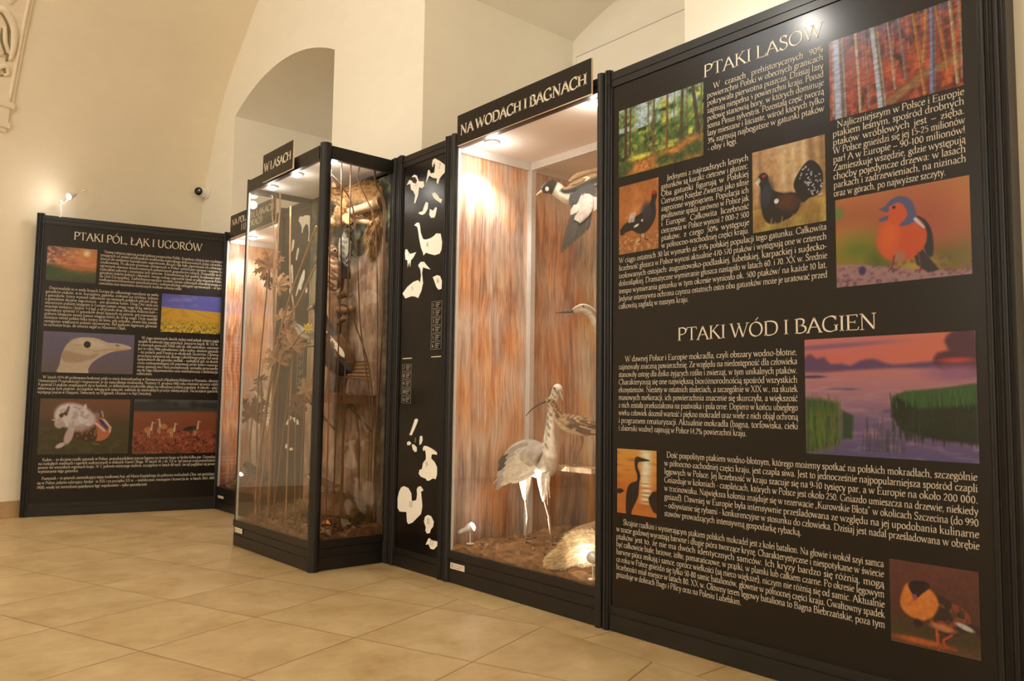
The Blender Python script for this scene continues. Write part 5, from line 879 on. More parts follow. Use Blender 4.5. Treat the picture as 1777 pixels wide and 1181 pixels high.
for lx, ly, fx, fy in ((-.072, .02, -.062, .0), (.030, -.03, .078, -.055)):
    mb = MB(); mb.loft([(lx, ly, .42, .045, .045), (lx+.002, ly, .34, .034, .034), (lx+.003, ly, .27, .018, .018), (lx+.004, ly, .235, .0075, .0075)], 12, 3, lambda t, a, p: jit(c3 if t > .3 else c1, .12)); th = mb.build('thigh', FEATH, hr, True)
    mb = MB(); kx, ky = (lx*.6+fx*.4)+.012, ly*.6+fy*.4; mb.tube([(lx+.004, ly, .25), (kx, ky, .155), (kx+.002, ky, .142), (fx, fy, .012)], [.0068, .0062, .0085, .0055], 8, 3)
    foot(mb, (fx, fy, .010), .0052, .075, (-.3, -1.0, -1.7, 2.2)); mb.build('leg', LEGM, hr, True)
# --- curlew on its shelf
cw = slab('wall_shelf', BIRCH, None, -.79, -.50, .44, .56, .605, .632)
prop(cw, 'pale bark shelf carrying the curlew', 'shelf')
slab('bracket', ALU, cw, -.66, -.63, .56, wy1-.013, .605, .625)
cu = local(root('curlew', (-.655, .50, .632), 'brown streaked curlew with a long curved bill on a bark shelf behind the heron', 'stuffed bird', None, RZ))
s1, s2, s3 = c(176, 140, 104), c(92, 68, 48), c(222, 200, 170)
def cc(t, a, p): return jit(s2 if (math.sin(p.x*230+3*math.sin(p.z*150)) > .15 and a > -.45) else (s3 if a < -.5 else s1), .14)
mb = MB(); mb.loft([(.19, .02, .205, .006, .004), (.15, .02, .212, .028, .016), (.08, .01, .212, .052, .045), (.0, 0, .218, .060, .056), (-.06, 0, .236, .052, .050), (-.105, -.005, .262, .034, .034), (-.128, -.008, .30, .0215, .022), (-.140, -.010, .332, .020, .022), (-.158, -.012, .352, .022, .0225), (-.182, -.014, .350, .014, .013)], 16, 4, cc); mb.build('body', FEATH, cu, True)
mb = MB(); mb.tube([(-.178, -.014, .350), (-.215, -.016, .334), (-.255, -.018, .306), (-.29, -.02, .268)], [.0085, .0058, .0042, .002], 8, 3); mb.build('bill', DARKBILL, cu, True)
eyes(cu, [(-.163, -.034, .358)], .0045)
mb = MB()
for zz, L in ((.25, .15), (.225, .14), (.20, .12)): feathers(mb, (-.04, -.060, zz), (.06, -.055, zz-.01), 6, ((.08, .004, -.025), (L, .01, -.015)), (.024, .024), (0, -1, .3), lambda f: s1 if random.random() < .5 else s2)
mb.build('wing', FEATH, cu)
for x, y in ((-.018, -.02), (.02, .02)):
    mb = MB(); mb.tube([(x, y, .175), (x+.002, y, .115), (x-.012, y, .085), (x-.022, y, .008)], [.0085, .0055, .0055, .0045], 8, 3); foot(mb, (x-.022, y, .007), .004, .035, (2.6, 3.14, 3.7, .2)); mb.build('leg', LEGM, cu, True)
# --- goldeneye in flight, fixed to the wall by a rod
dk = local(root('goldeneye_duck', (-.573, .30, 2.073), 'black and white duck hung in flight near the showcase ceiling', 'stuffed bird', None, RZ))
b1, b2, b3 = c(30, 28, 30), c(244, 238, 226), c(178, 148, 110)
def cdk(t, a, p):
    if t > .70: return b1
    if t > .62: return b2
    if a < -.05: return b2
    return jit(b3 if a > .35 else b1, .1)
mb = MB(); mb.loft([(.33, .06, .13, .012, .008), (.26, .05, .11, .05, .035), (.17, .03, .07, .085, .066), (.09, .01, .028, .082, .072), (.03, 0, .006, .056, .056), (-.012, 0, .012, .036, .038), (-.042, -.004, .034, .034, .036), (-.075, -.008, .046, .037, .038), (-.105, -.01, .034, .027, .026), (-.122, -.012, .022, .015, .013)], 18, 4, cdk); mb.build('body', FEATH, dk, True)
mb = MB(); mb.loft([(-.115, -.012, .026, .013, .011), (-.135, -.014, .012, .011, .006), (-.150, -.016, -.002, .009, .004)], 8, 2); mb.build('bill', mat('pale_bill', c(206, 186, 160), .4), dk, True)
mb = MB(); mb.ball((-.096, -.040, .026), .010, .006, .013); mb.build('cheek_spot', WHITE, dk, True)
eyes(dk, [(-.088, -.043, .050)], .005)
mb = MB()     # near wing hanging down
mb.loft([(.07, -.06, .03, .03, .02), (.10, -.09, -.03, .045, .018), (.085, -.11, -.10, .05, .012), (.05, -.115, -.16, .03, .008)], 12, 3, lambda t, a, p: jit(b1 if t < .3 else c(150, 138, 128), .1), ref=(0, -1, 0))
feathers(mb, (.13, -.112, -.08), (.03, -.118, -.13), 9, ((-.02, 0, -.13), (-.05, 0, -.20)), (.026, .022), (-.1, -1, .1), lambda f: c(44, 36, 32) if int(f*9) % 2 else c(26, 22, 21))
feathers(mb, (.15, -.105, -.03), (.05, -.112, -.075), 7, ((-.005, 0, -.075), (-.02, 0, -.06)), (.034, .03), (-.1, -1, .1), lambda f: c(158, 146, 136))
feathers(mb, (.12, -.095, .04), (.03, -.09, -.01), 7, ((.03, -.01, -.06), (.0, -.01, -.075)), (.036, .03), (-.1, -1, .1), lambda f: b1); mb.build('wing', FEATH, dk)
mb = MB()     # far wing raised
feathers(mb, (.02, -.02, .075), (.24, .04, .165), 11, ((.06, -.01, .045), (.10, .01, .045)), (.034, .038), (-.3, -.7, .6), lambda f: b3)
feathers(mb, (.03, -.05, .05), (.25, .0, .13), 10, ((.07, -.01, .03), (.11, .0, .02)), (.032, .036), (-.3, -.8, .5), lambda f: c(226, 204, 168) if int(f*10) % 2 else c(150, 118, 82))
feathers(mb, (.05, -.066, .02), (.26, -.02, .08), 9, ((.08, -.01, .01), (.10, .0, .0)), (.036, .038), (-.2, -.9, .4), lambda f: b1 if f < .75 else b2); mb.build('wing', FEATH, dk)
mb = MB(); mb.tube([(.17, .06, .06), (.17, .36, .06)], .005, 6, 1); mb.build('mounting_rod', ALU, dk)
# --- bittern-like bird at the right edge
bt = local(root('grey_wader', (-.585, .45, 1.40), 'grey brown bird with a long dark dagger bill half hidden by the right post', 'stuffed bird', None, RZ))
g1, g2 = c(126, 106, 90), c(196, 180, 162)
mb = MB(); mb.loft([(.34, .10, -.17, .02, .012), (.27, .08, -.13, .055, .05), (.19, .06, -.06, .062, .062), (.12, .03, -.03, .045, .05), (.085, .01, .0, .030, .036), (.066, .0, .035, .024, .030), (.04, -.004, .066, .026, .030), (.006, -.008, .082, .026, .028), (-.03, -.012, .076, .020, .020), (-.05, -.014, .068, .012, .011)], 14, 4, lambda t, a, p: jit(g2 if (a < -.2 or (a > .55 and t > .6)) else g1, .18)); mb.build('body', FEATH, bt, True)
mb = MB(); mb.loft([(-.045, -.014, .069, .011, .011), (-.09, -.016, .062, .007, .007), (-.145, -.018, .056, .0018, .0018)], 8, 2); mb.build('bill', DARKBILL, bt, True); eyes(bt, [(.004, -.033, .092)], .0055)
mb = MB(); mb.tube([(.22, .06, -.11), (.22, .06, -.18)], .006, 6, 1); foot(mb, (.22, .06, -.18), .004, .04, (2.6, 3.14, 3.7, 0)); mb.build('leg', LEGD, bt, True)
pk = root('perch_post', (-.47, .665, .2), 'weathered post carrying the grey wader beside the right frame of the showcase', 'perch'); mb = MB(); mb.tube([(-.47, .665, .19), (-.47, .665, .8), (-.48, .66, 1.208)], [.035, .03, .026], 10, 3); mb.build('trunk', BARK, pk, True)
# --- pale furry animal, bark, reeds, small lamps in the wading bird case
def fur(mb, n, L, w, cols, lean=(0, 0, -1), src=None):
    vs, fs = src.v, src.f
    for _ in range(n):
        f = random.choice(fs); q = [Vector(vs[i]) for i in f]
        if len(q) < 3: continue
        nrm = (q[1]-q[0]).cross(q[2]-q[0])
        if nrm.length < 1e-9: continue
        nrm.normalize(); p = q[0].lerp(q[1], random.random()).lerp(q[2], random.random()*.6); d = (nrm*.55+Vector(lean)*.7+Vector((random.uniform(-.3, .3),)*3)).normalized(); l = L*random.uniform(.6, 1.2)
        mb.strip([p, p+d*l*.6, p+d*l+Vector(lean)*l*.2], [w, w*.7, .0005], nrm.cross(d) if nrm.cross(d).length > 1e-4 else (1, 0, 0), .0006, 0, jit(cols(p) if callable(cols) else cols, .15))
fa = local(root('pale_furry_animal', (-.30, .14, hzW(-.30, .14)+.0), 'pale cream furry animal lying in bright light at the lower right of the showcase', 'stuffed animal', None, RZ))
f1, f2 = c(240, 222, 186), c(200, 162, 112)
mb = MB(); mb.loft([(-.135, -.02, .022, .010, .008), (-.115, -.015, .032, .028, .022), (-.08, -.005, .042, .042, .036), (-.04, 0, .060, .058, .054), (.0, .005, .085, .072, .074), (.06, .012, .092, .072, .076), (.12, .02, .075, .06, .066), (.17, .02, .05, .03, .03)], 16, 4, lambda t, a, p: jit(f1 if t > .35 else f2, .1)); src = mb; mb.build('body', FURM, fa, True)
mb = MB(); fur(mb, 5200, .024, .0040, lambda p: f1 if p.x > -.05 else (f2 if random.random() < .5 else f1), (-.9, -.1, -.35), src); mb.build('fur', FURM, fa)
eyes(fa, [(-.118, -.042, .040)], .004)
dw = root('driftwood', (-.62, .55, hzW(-.6, .55)), 'brown slanting driftwood log on the ground behind the pale animal', 'log'); mb = MB(); mb.loft([(-.80, .50, .215, .03, .025), (-.68, .53, .262, .05, .042), (-.52, .58, .315, .055, .048), (-.36, .62, .37, .04, .036)], 12, 4); mb.build('trunk', BARK, dw, True)
ab = root('bark_arch', (-.55, .74, .21), 'upright curved slab of bark beside the reeds at the showcase right', 'bark'); mb = MB(); mb.strip([(-.60, .72, .205), (-.64, .73, .32), (-.635, .74, .43), (-.60, .75, .52)], [.12, .13, .10, .03], (.5, -.8, .1), .012, .35, None, 3); mb.build('slab', BARK, ab, True)
RS = mat('golden_reed', c(168, 122, 60), .6, 0, .3, var=.3, vscale=10)
for i in range(9):
    x, y = -.66+.045*i+random.uniform(-.015, .015), .93+random.uniform(-.03, .03)-.02*i; b = hzW(x, min(y, 1.0))
    r_ = root('dry_reed', (x, y, b), 'tall golden dry reed standing against the showcase back wall', 'reed', 'dry reeds in the wading bird showcase'); mb = MB(); t = random.uniform(-.05, .05)
    mb.tube([(x, y, b), (x+t*.4, y, b+.7), (x+t, y-.01, random.uniform(1.5, 2.1))], [.006, .005, .002], 6, 3); st_ = mb.build('stalk', RS, r_, True)
    mb = MB()
    for q in range(3): z = b+.4+.35*q; sx = random.choice((-1, 1)); mb.strip([(x+t*.3, y, z), (x+t*.3+.02*sx, y-.01, z+.22), (x+t*.3+.06*sx, y-.015, z+.38)], [.006, .012, .001], (0, -1, .1), .001, .3, None, 2)
    mb.build('blade', RS, r_)
def spotlamp(name, label, loc, aim, power, stand=.09, r=.028):
    s_ = root(name, loc, label, 'spotlight', 'small spotlights in the showcases'); L = Vector(loc); top = L+Vector((0, 0, stand)); d = (Vector(aim)-top).normalized()
    mb = MB(); mb.tube([L, top], .004, 6, 1); mb.ball((L.x, L.y, L.z+.004), .025, .025, .006); mb.build('stand', ALU, s_)
    mb = MB(); mb.loft([(*(top-d*.075), .008, .008), (*(top-d*.06), .013, .013), (*(top-d*.03), .014, .014), (*(top-d*.012), .022, .022), (*(top+d*.012), r, r), (*(top+d*.015), r*.9, r*.9), (*(top+d*.004), r*.8, r*.8)], 16, 1, None, (.1, .1, 1)); mb.build('head', ALU, s_, True)
    mb = MB(); mb.loft([(*(top+d*.006), r*.85, r*.85), (*(top+d*.018), r*.8, r*.8), (*(top+d*.024), r*.5, r*.5), (*(top+d*.026), r*.1, r*.1)], 16, 1, None, (.1, .1, 1)); mb.build('lens', LENS, s_, True)
    lamp('spotlight_beam', 'SPOT', top+d*.045, power, HALO, aim, spot_size=math.radians(70), spot_blend=.7, shadow_soft_size=.015); return s_
spotlamp('spotlight', 'small chrome spotlight lit at the lower left of the wading bird showcase', (-1.085, .10, hzW(-1.085, .1)), (-.80, .33, .46), 55)
spotlamp('spotlight', 'small spotlight shining on the pale furry animal at the right post', (-.125, .06, hzW(-.12, .06)), (-.36, .18, .28), .9, .10)
spotlamp('spotlight', 'small chrome spotlight at the foot of the farthest showcase', (-4.58, .22, hzP(-4.58, .22)), (-4.2, .4, .9), 7)

# ------------------------------------------------------------------ forest case: animals
def log(name, label, pts, r, cat='branch', ends=True, m=None):
    o = root(name, pts[0], label, cat); mb = MB(); R = [r]*len(pts) if not isinstance(r, list) else r
    mb.tube(pts, R, 12, 3); mb.build('bark', m or BIRCH, o, True)
    for p, q, rr in ((pts[0], pts[1], R[0]), (pts[-1], pts[-2], R[-1])):
        d = (Vector(p)-Vector(q)).normalized(); mb = MB(); mb.loft([(*(Vector(p)-d*.001), rr*1.01, rr*1.01), (*(Vector(p)+d*.004), rr*.96, rr*.96)], 12, 1, None, (.1, .2, 1)); mb.build('cut_end', WOOD, o)
    return o
log('birch_branch', 'thick pale birch branch with a sawn end under the climbing animal rump', [(-2.03, -.175, 2.155), (-1.965, -.10, 2.19), (-1.905, -.045, 2.215)], [.028, .031, .034])
log('birch_branch', 'pale sawn birch branch under the middle of the climbing animal', [(-2.33, -.16, 2.14), (-2.22, -.155, 2.135), (-2.065, -.165, 2.125)], [.032, .034, .036])
log('birch_branch', 'short thin pale birch stub below the thick sawn branch', [(-2.09, -.16, 2.13), (-2.02, -.11, 2.115), (-1.955, -.06, 2.09)], [.02, .02, .02])
lk = local(root('climbing_marten', (-2.07, -.08, 2.247), 'tan furry animal crouching on sawn birch branches at the top of the corner showcase', 'stuffed animal', None, RZ))
t1, t2, t3 = c(172, 132, 86), c(120, 86, 54), c(204, 174, 132)
def cl(t, a, p): return jit(t3 if a < -.55 else (t2 if (a > .6 and random.random() < .5) else t1), .14)
mb = MB(); mb.loft([(.185, 0, -.02, .02, .02), (.165, 0, .005, .07, .075), (.11, 0, .04, .088, .090), (.04, 0, .055, .086, .080), (-.03, 0, .045, .078, .070), (-.09, -.005, .03, .070, .064), (-.125, -.01, .035, .054, .050), (-.15, -.02, .046, .050, .050), (-.175, -.03, .042, .046, .046), (-.197, -.035, .026, .032, .028), (-.215, -.04, .018, .018, .016)], 18, 4, cl); src = mb
for pts, rr in (([(.12, -.03, .0), (.115, -.045, -.06), (.09, -.05, -.10), (.055, -.055, -.12)], [.062, .045, .028, .02]), ([(-.09, -.03, .0), (-.105, -.04, -.06), (-.125, -.045, -.11), (-.15, -.05, -.125)], [.045, .032, .024, .02]), ([(-.05, .03, .0), (-.03, .03, -.06), (-.02, .03, -.105), (-.05, .02, -.115)], [.045, .032, .024, .02])):
    mb.loft([(*p, r, r) for p, r in zip(pts, rr)], 12, 4, cl)
mb.build('body', FURM, lk, True)
mb = MB(); fur(mb, 4200, .026, .0038, lambda p: t1 if random.random() < .6 else (t2 if p.z > .03 else t3), (.45, 0, -.35), src); mb.build('fur', FURM, lk)
mb = MB(); mb.loft([(.15, -.02, -.02, .03, .03), (.16, -.03, -.08, .045, .045), (.145, -.035, -.15, .058, .055), (.12, -.035, -.22, .056, .052), (.105, -.03, -.285, .03, .03), (.10, -.03, -.31, .006, .006)], 14, 4, lambda t, a, p: jit(t1 if t < .4 else c(120, 88, 56), .2)); src = mb; tl_ = mb.build('tail', FURM, lk, True)
mb = MB(); fur(mb, 1500, .055, .0042, lambda p: t2 if random.random() < .6 else c(196, 160, 110), (0, 0, -1), src); mb.build('tail_fur', FURM, tl_)
mb = MB()
for y in (-.065, .005): mb.loft([(-.155, y, .075, .022, .012), (-.158, y-.004, .098, .017, .009), (-.16, y-.006, .112, .004, .003)], 10, 3, lambda t, a, p: t3)
mb.build('ear', FURM, lk, True); eyes(lk, [(-.195, -.062, .045), (-.203, -.015, .045)], .006)
mb = MB(); mb.ball((-.217, -.04, .021), .008); mb.build('nose', EYE, lk, True)
# --- woodpecker on the trunk print
wp = local(root('spotted_woodpecker', (-2.155, -.12, 1.955), 'black and white striped bird clinging upright below the climbing animal', 'stuffed bird', None, RZ))
w1, w2 = c(52, 48, 44), c(150, 142, 124)
mb = MB(); mb.loft([(.0, 0, -.12, .012, .010), (-.004, 0, -.07, .03, .028), (-.004, 0, -.01, .042, .044), (-.002, -.004, .05, .040, .042), (.004, -.008, .085, .028, .03), (.012, -.014, .112, .030, .031), (.018, -.024, .135, .018, .018)], 14, 4, lambda t, a, p: jit(w2 if math.sin(p.z*170+p.x*60) > .1 else c(96, 96, 88), .1), ref=(0, -1, 0)); mb.build('body', FEATH, wp, True)
mb = MB(); feathers(mb, (.012, -.040, .06), (.030, -.02, .0), 7, ((-.004, -.006, -.13), (-.014, -.01, -.16)), (.026, .026), (.4, -.9, 0), lambda f: w1 if int(f*7) % 2 else w2)
feathers(mb, (-.04, -.02, .06), (-.046, -.006, .0), 5, ((.012, -.014, -.12), (.02, -.016, -.15)), (.026, .024), (-.6, -.8, 0), lambda f: w1 if int(f*5) % 2 else w2); mb.build('wing', FEATH, wp)
mb = MB(); feathers(mb, (-.02, -.01, -.10), (.02, -.005, -.10), 5, ((.0, .03, -.10), (.0, .03, -.10)), (.02, .02), (.2, -1, 0), lambda f: w1); mb.build('tail', FEATH, wp)
mb = MB(); mb.loft([(.02, -.03, .128, .008, .008), (.03, -.045, .150, .0015, .0015)], 8, 2); mb.build('bill', DARKBILL, wp, True); eyes(wp, [(.036, -.026, .122)], .005)
mb = MB(); mb.tube([(.0, .01, -.03), (.06, .13, -.05)], .005, 6, 1); mb.build('mounting_rod', STEM, wp)
# --- owl and its perch
ow = local(root('brown_owl', (-2.335, -.112, 1.712), 'brown owl sitting on a slim stump beside the corner post', 'stuffed bird', None, RZ))
o1, o2, o3 = c(132, 92, 60), c(78, 54, 38), c(196, 160, 120)
def co(t, a, p): return jit(o2 if math.sin(p.z*190+5*math.sin(p.x*120)) > .35 else (o3 if (a > .5 and t < .65 and random.random() < .5) else o1), .16)
mb = MB(); mb.loft([(.0, 0, -.02, .02, .02), (.0, 0, .02, .05, .052), (.0, 0, .08, .068, .070), (.0, -.002, .14, .068, .068), (.0, -.006, .19, .054, .056), (-.002, -.012, .225, .050, .054), (-.002, -.014, .262, .040, .042), (-.002, -.012, .285, .015, .015)], 18, 4, co, ref=(0, -1, 0)); mb.build('body', FEATH, ow, True)
for sx in (-1, 1):
    mb = MB(); feathers(mb, (sx*.055, -.035, .19), (sx*.066, .01, .14), 6, ((-sx*.004, -.006, -.15), (-sx*.012, .0, -.17)), (.03, .03), (sx*.8, -.6, 0), lambda f: o2 if int(f*6) % 2 else o1); mb.build('wing', FEATH, ow)
mb = MB()
for sx in (-1, 1):
    for k in range(12):
        a = 2*math.pi*k/12; q = Vector((sx*.020-.002, -.062, .240)); d = Vector((math.cos(a), .15, math.sin(a))); mb.strip([q, q+d*.012, q+d*.022], [.005, .009, .003], (0, -1, 0), .002, .1, jit(o3, .12))
mb.build('face_disc', FEATH, ow)
eyes(ow, [(-.022, -.064, .240), (.019, -.064, .240)], .0085)
mb = MB(); mb.loft([(-.002, -.062, .232, .006, .006), (-.002, -.074, .222, .004, .004), (-.002, -.074, .208, .001, .001)], 8, 2); mb.build('bill', DARKBILL, ow, True)
mb = MB()
for sx in (-.022, .022): foot(mb, (sx, -.02, -.012), .006, .03, (-1.2, -1.57, -1.95))
mb.build('foot', LEGM, ow)
tr = root('tree_stump', (-2.345, -.095, 1.006), 'slim dark stump with side stubs carrying the brown owl behind the corner post', 'stump')
mb = MB(); mb.tube([(-2.345, -.085, 1.006), (-2.34, -.085, 1.25), (-2.345, -.085, 1.5), (-2.34, -.092, 1.685)], [.05, .04, .042, .035], 12, 4); mb.build('trunk', BARK, tr, True)
for pts, r in (([(-2.34, -.085, 1.66), (-2.25, -.06, 1.672), (-2.205, -.045, 1.665)], [.026, .024, .02]), ([(-2.34, -.085, 1.575), (-2.24, -.055, 1.56), (-2.19, -.045, 1.575)], [.028, .026, .022]), ([(-2.34, -.09, 1.46), (-2.28, -.07, 1.50), (-2.22, -.06, 1.505)], [.02, .018, .014])):
    mb = MB(); mb.tube(pts, r, 10, 3); mb.build('stub', BARK, tr, True)
# --- capercaillie on its shelf
sh = root('moss_shelf', (-2.20, -.16, .955), 'moss covered shelf with grassy rim in the middle of the corner showcase', 'shelf')
mb = MB(); mb.box(-2.50, -1.90, -.30, -.013, .955, 1.005); mb.build('plank', BARK, sh)
mb = MB()
for i in range(420):
    x, y = random.uniform(-2.49, -1.91), random.choice((random.uniform(-.31, -.02), -.302)); a = random.uniform(0, 6.28); L = random.uniform(.015, .045)
    z = 1.003 if y > -.302 else random.uniform(.96, 1.006)
    mb.strip([(x, y, z), (x+L*.4*math.cos(a), y+L*.4*math.sin(a)-(.006 if y < -.3 else 0), z+L*.5), (x+L*.7*math.cos(a), y+L*.6*math.sin(a)-(.01 if y < -.3 else 0), z+L*.6-(.03 if y < -.3 else 0))], [.003, .003, .001], (0, -1, .3), .001)
mb.build('moss', LEAF, sh, kind='stuff')
mb = MB()
for x in (-2.44, -1.96): mb.tube([(x, -.014, .78), (x, -.20, .958)], .008, 8, 1)
mb.build('bracket', STEM, sh)
cp = local(root('capercaillie', (-2.14, -.165, 1.005), 'large dark game bird with a pale shoulder streak and banded tail on the moss shelf', 'stuffed bird', None, RZ))
k1, k2, k3 = c(46, 40, 38), c(112, 78, 48), c(226, 212, 188)
mb = MB(); mb.loft([(.09, 0, .14, .02, .02), (.06, 0, .17, .07, .07), (.015, 0, .225, .095, .095), (-.035, -.005, .30, .094, .096), (-.075, -.01, .375, .074, .078), (-.098, -.014, .44, .046, .050), (-.11, -.018, .495, .037, .038), (-.122, -.022, .535, .036, .036), (-.142, -.03, .555, .032, .031), (-.162, -.036, .553, .018, .017)], 18, 4, lambda t, a, p: jit(k2 if (t < .4 and a > .2) else k1, .2)); mb.build('body', FEATH, cp, True)
mb = MB(); feathers(mb, (-.10, -.066, .43), (.0, -.092, .32), 8, ((.045, -.008, -.065), (.06, -.004, -.085)), (.032, .032), (.1, -1, .3), lambda f: k3)
feathers(mb, (-.09, -.084, .36), (.02, -.098, .24), 8, ((.085, .0, -.075), (.09, .0, -.09)), (.036, .034), (.1, -1, .1), lambda f: k2 if int(f*8) % 2 else k1); mb.build('wing', FEATH, cp)
mb = MB()
for i in range(9):
    f = i/8; z = .115+.085*f; L = .20-.05*abs(f-.4); q = Vector((.05, -.03+.004*i, z)); d = Vector((1, .08, .12*(f-.55)))
    mb.strip([q, q+d*L*.5, q+d*L*.9, q+d*L], [.022, .026, .028, .012], (0, -1, .25), .002, .25, jit(c(150, 112, 66) if i % 2 else c(96, 68, 40), .1), 2)
mb.build('tail', FEATH, cp)
mb = MB(); mb.loft([(-.160, -.036, .553, .013, .013), (-.182, -.042, .546, .009, .010), (-.196, -.046, .530, .002, .002)], 8, 2); mb.build('bill', HORN, cp, True); eyes(cp, [(-.150, -.058, .560)], .006)
for x, y in ((-.02, -.035), (.03, .03)):
    mb = MB(); mb.tube([(x, y, .13), (x, y, .07), (x-.005, y, .01)], [.032, .022, .012], 8, 3); foot(mb, (x-.005, y, .008), .005, .04, (2.6, 3.14, 3.7, 0)); mb.build('leg', LEGD, cp, True)
# --- small birds and moss on the floor of the forest case
ml = root('moss_stump', (-2.14, -.15, hzL(-2.14, -.15)), 'mossy root stump on the litter of the corner showcase', 'stump'); z0 = hzL(-2.14, -.15)-.012
mb = MB(); mb.loft([(-2.42, -.33, z0+.015, .02, .02), (-2.32, -.26, z0+.05, .07, .06), (-2.20, -.17, z0+.065, .10, .085), (-2.06, -.12, z0+.06, .085, .08), (-1.94, -.10, z0+.03, .04, .05)], 16, 4)
rr = np.random.default_rng(3); mb.v = [(x+rr.uniform(-.008, .008), y+rr.uniform(-.008, .008), z+rr.uniform(-.008, .01)) for x, y, z in mb.v]; mb.build('wood', BARK, ml, True)
src = mb; mb = MB(); fur(mb, 700, .022, .004, (.3, .3, .1), (0, 0, .6), src); mb.build('moss', MOSS, ml, kind='stuff')
def smallbird(name, label, loc, s, cols, look=1, rz=RZ):
    o = local(root(name, loc, label, 'stuffed bird', None, rz)); a1, a2 = cols; mb = MB()
    mb.loft([(-.11*s*look, 0, .05*s, .008*s, .005*s), (-.06*s*look, 0, .055*s, .02*s, .016*s), (.0, 0, .062*s, .034*s, .034*s), (.04*s*look, 0, .078*s, .030*s, .030*s), (.058*s*look, 0, .100*s, .021*s, .022*s), (.074*s*look, 0, .112*s, .019*s, .019*s), (.09*s*look, 0, .110*s, .009*s, .009*s)], 12, 4, lambda t, a, p: jit(a1 if a > -.1 else a2, .15)); mb.build('body', FEATH, o, True)
    mb = MB(); mb.loft([(.088*s*look, 0, .110*s, .007*s, .007*s), (.112*s*look, 0, .106*s, .001, .001)], 8, 1); mb.build('bill', HORN if s < 1.5 else mat('orange_bill', c(216, 118, 40), .4), o, True); eyes(o, [(.076*s*look, -.017*s, .117*s)], .0035*s)
    mb = MB(); feathers(mb, (.02*s*look, -.033*s, .085*s), (-.01*s*look, -.034*s, .05*s), 5, ((-.07*s*look, .004*s, -.012*s), (-.08*s*look, .01*s, -.005*s)), (.016*s, .014*s), (0, -1, .2), lambda f: tuple(q*.7 for q in a1)); mb.build('wing', FEATH, o)
    for x in (-.008, .012):
        mb = MB(); mb.tube([(x*s, 0, .04*s), (x*s, 0, .003*s)], .0022*s, 6, 1); foot(mb, (x*s, 0, .003), .002*s, .018*s, (2.6, 3.14, 3.7, 0) if look < 0 else (-.5, 0, .5, 3.14)); mb.build('leg', LEGD, o)
    return o
smallbird('small_brown_bird', 'small brown bird perched on the mossy stump by the corner post', (-2.23, -.20, z0+.135), 1.1, (c(136, 100, 66), c(206, 180, 146)), -1)
smallbird('small_grey_bird', 'small grey bird on the slanting twig behind the front leaves', (-2.20, -.345, 1.318), 1.0, (c(140, 134, 124), c(206, 196, 180)), -1)
gt = root('green_tuft', (-1.95, -.08, hzL(-1.95, -.08)), 'small olive green tuft on the litter beside the mossy stump', 'moss'); mb = MB(); zt = hzL(-1.95, -.08)
for i in range(160):
    a = random.uniform(0, 6.28); q = random.uniform(.0, .06); L = random.uniform(.04, .09); x, y = -1.95+q*math.cos(a)*.7, -.09+q*math.sin(a)*.7
    mb.strip([(x, y, zt-.004), (x+.02*math.cos(a), y+.02*math.sin(a), zt+L*.6), (x+.04*math.cos(a), min(y+.04*math.sin(a), -.02), zt+L)], [.003, .004, .001], (math.sin(a), -math.cos(a), .2), .001)
mb.build('blades', MOSS, gt, kind='stuff')
dl = root('orange_leaf', (-1.99, -.30, hzL(-1.99, -.30)+.01), 'single orange brown leaf lying on the litter near the side glass', 'leaf'); mb = MB(); zt = hzL(-1.99, -.3)+.012
mb.strip([(-2.03, -.31, zt), (-1.99, -.30, zt+.02), (-1.95, -.285, zt+.01)], [.01, .035, .004], (.1, -.5, 1), .001, .2, None, 3); mb.build('blade', mat('orange_dry_leaf', c(206, 122, 56), .6), dl)

# ------------------------------------------------------------------ forest case: stems and leaves
def stalk(pts, r, label, group, name='dry_twig', m=None, ground=True):
    if ground:
        x, y, z = pts[-1]; g = hzL(min(max(x, lx0+.04), lx1-.04), min(max(y, ly0+.04), -.02)); pts = pts+[(x, y, g-.004)] if z > g+.02 else pts[:-1]+[(x, y, g-.004)]
    o = root(name, pts[-1], label, 'dried stem', group); mb = MB(); mb.tube(pts, r, 7, 5); mb.build('stalk', m or STEM, o, True); return o
GS = 'thin stems behind the side glass'; LS = 'thin brown dried stem standing behind the side glass of the corner showcase'
for pts in ([(-1.86, -.403, 2.366), (-1.86, -.392, 1.807), (-1.86, -.378, 1.292), (-1.86, -.367, .749)], [(-1.87, -.326, 2.412), (-1.87, -.314, 1.924), (-1.87, -.31, 1.574), (-1.87, -.312, .952), (-1.87, -.312, .5)], [(-1.88, -.258, 2.42), (-1.88, -.254, 1.934), (-1.88, -.253, 1.44), (-1.88, -.257, .953), (-1.88, -.25, .6)],
            [(-1.90, -.186, 2.42), (-1.90, -.196, 2.344), (-1.90, -.131, 2.228), (-1.90, -.078, 2.138), (-1.90, -.052, 1.966), (-1.88, -.040, 1.458), (-1.87, -.035, .955), (-1.87, -.032, .42)],
            [(-1.86, -.106, 2.42), (-1.86, -.091, 2.32), (-1.85, -.04, 2.246), (-1.84, -.030, 2.141), (-1.835, -.03, 1.903), (-1.835, -.03, 1.462), (-1.84, -.04, 1.17), (-1.86, -.045, .742), (-1.88, -.034, .321)],
            [(-1.88, -.087, 2.42), (-1.88, -.076, 2.338), (-1.86, -.040, 2.236), (-1.85, -.032, 2.093), (-1.845, -.030, 1.685), (-1.845, -.03, 1.173), (-1.87, -.04, .74)]): stalk(pts, .0042, LS, GS)
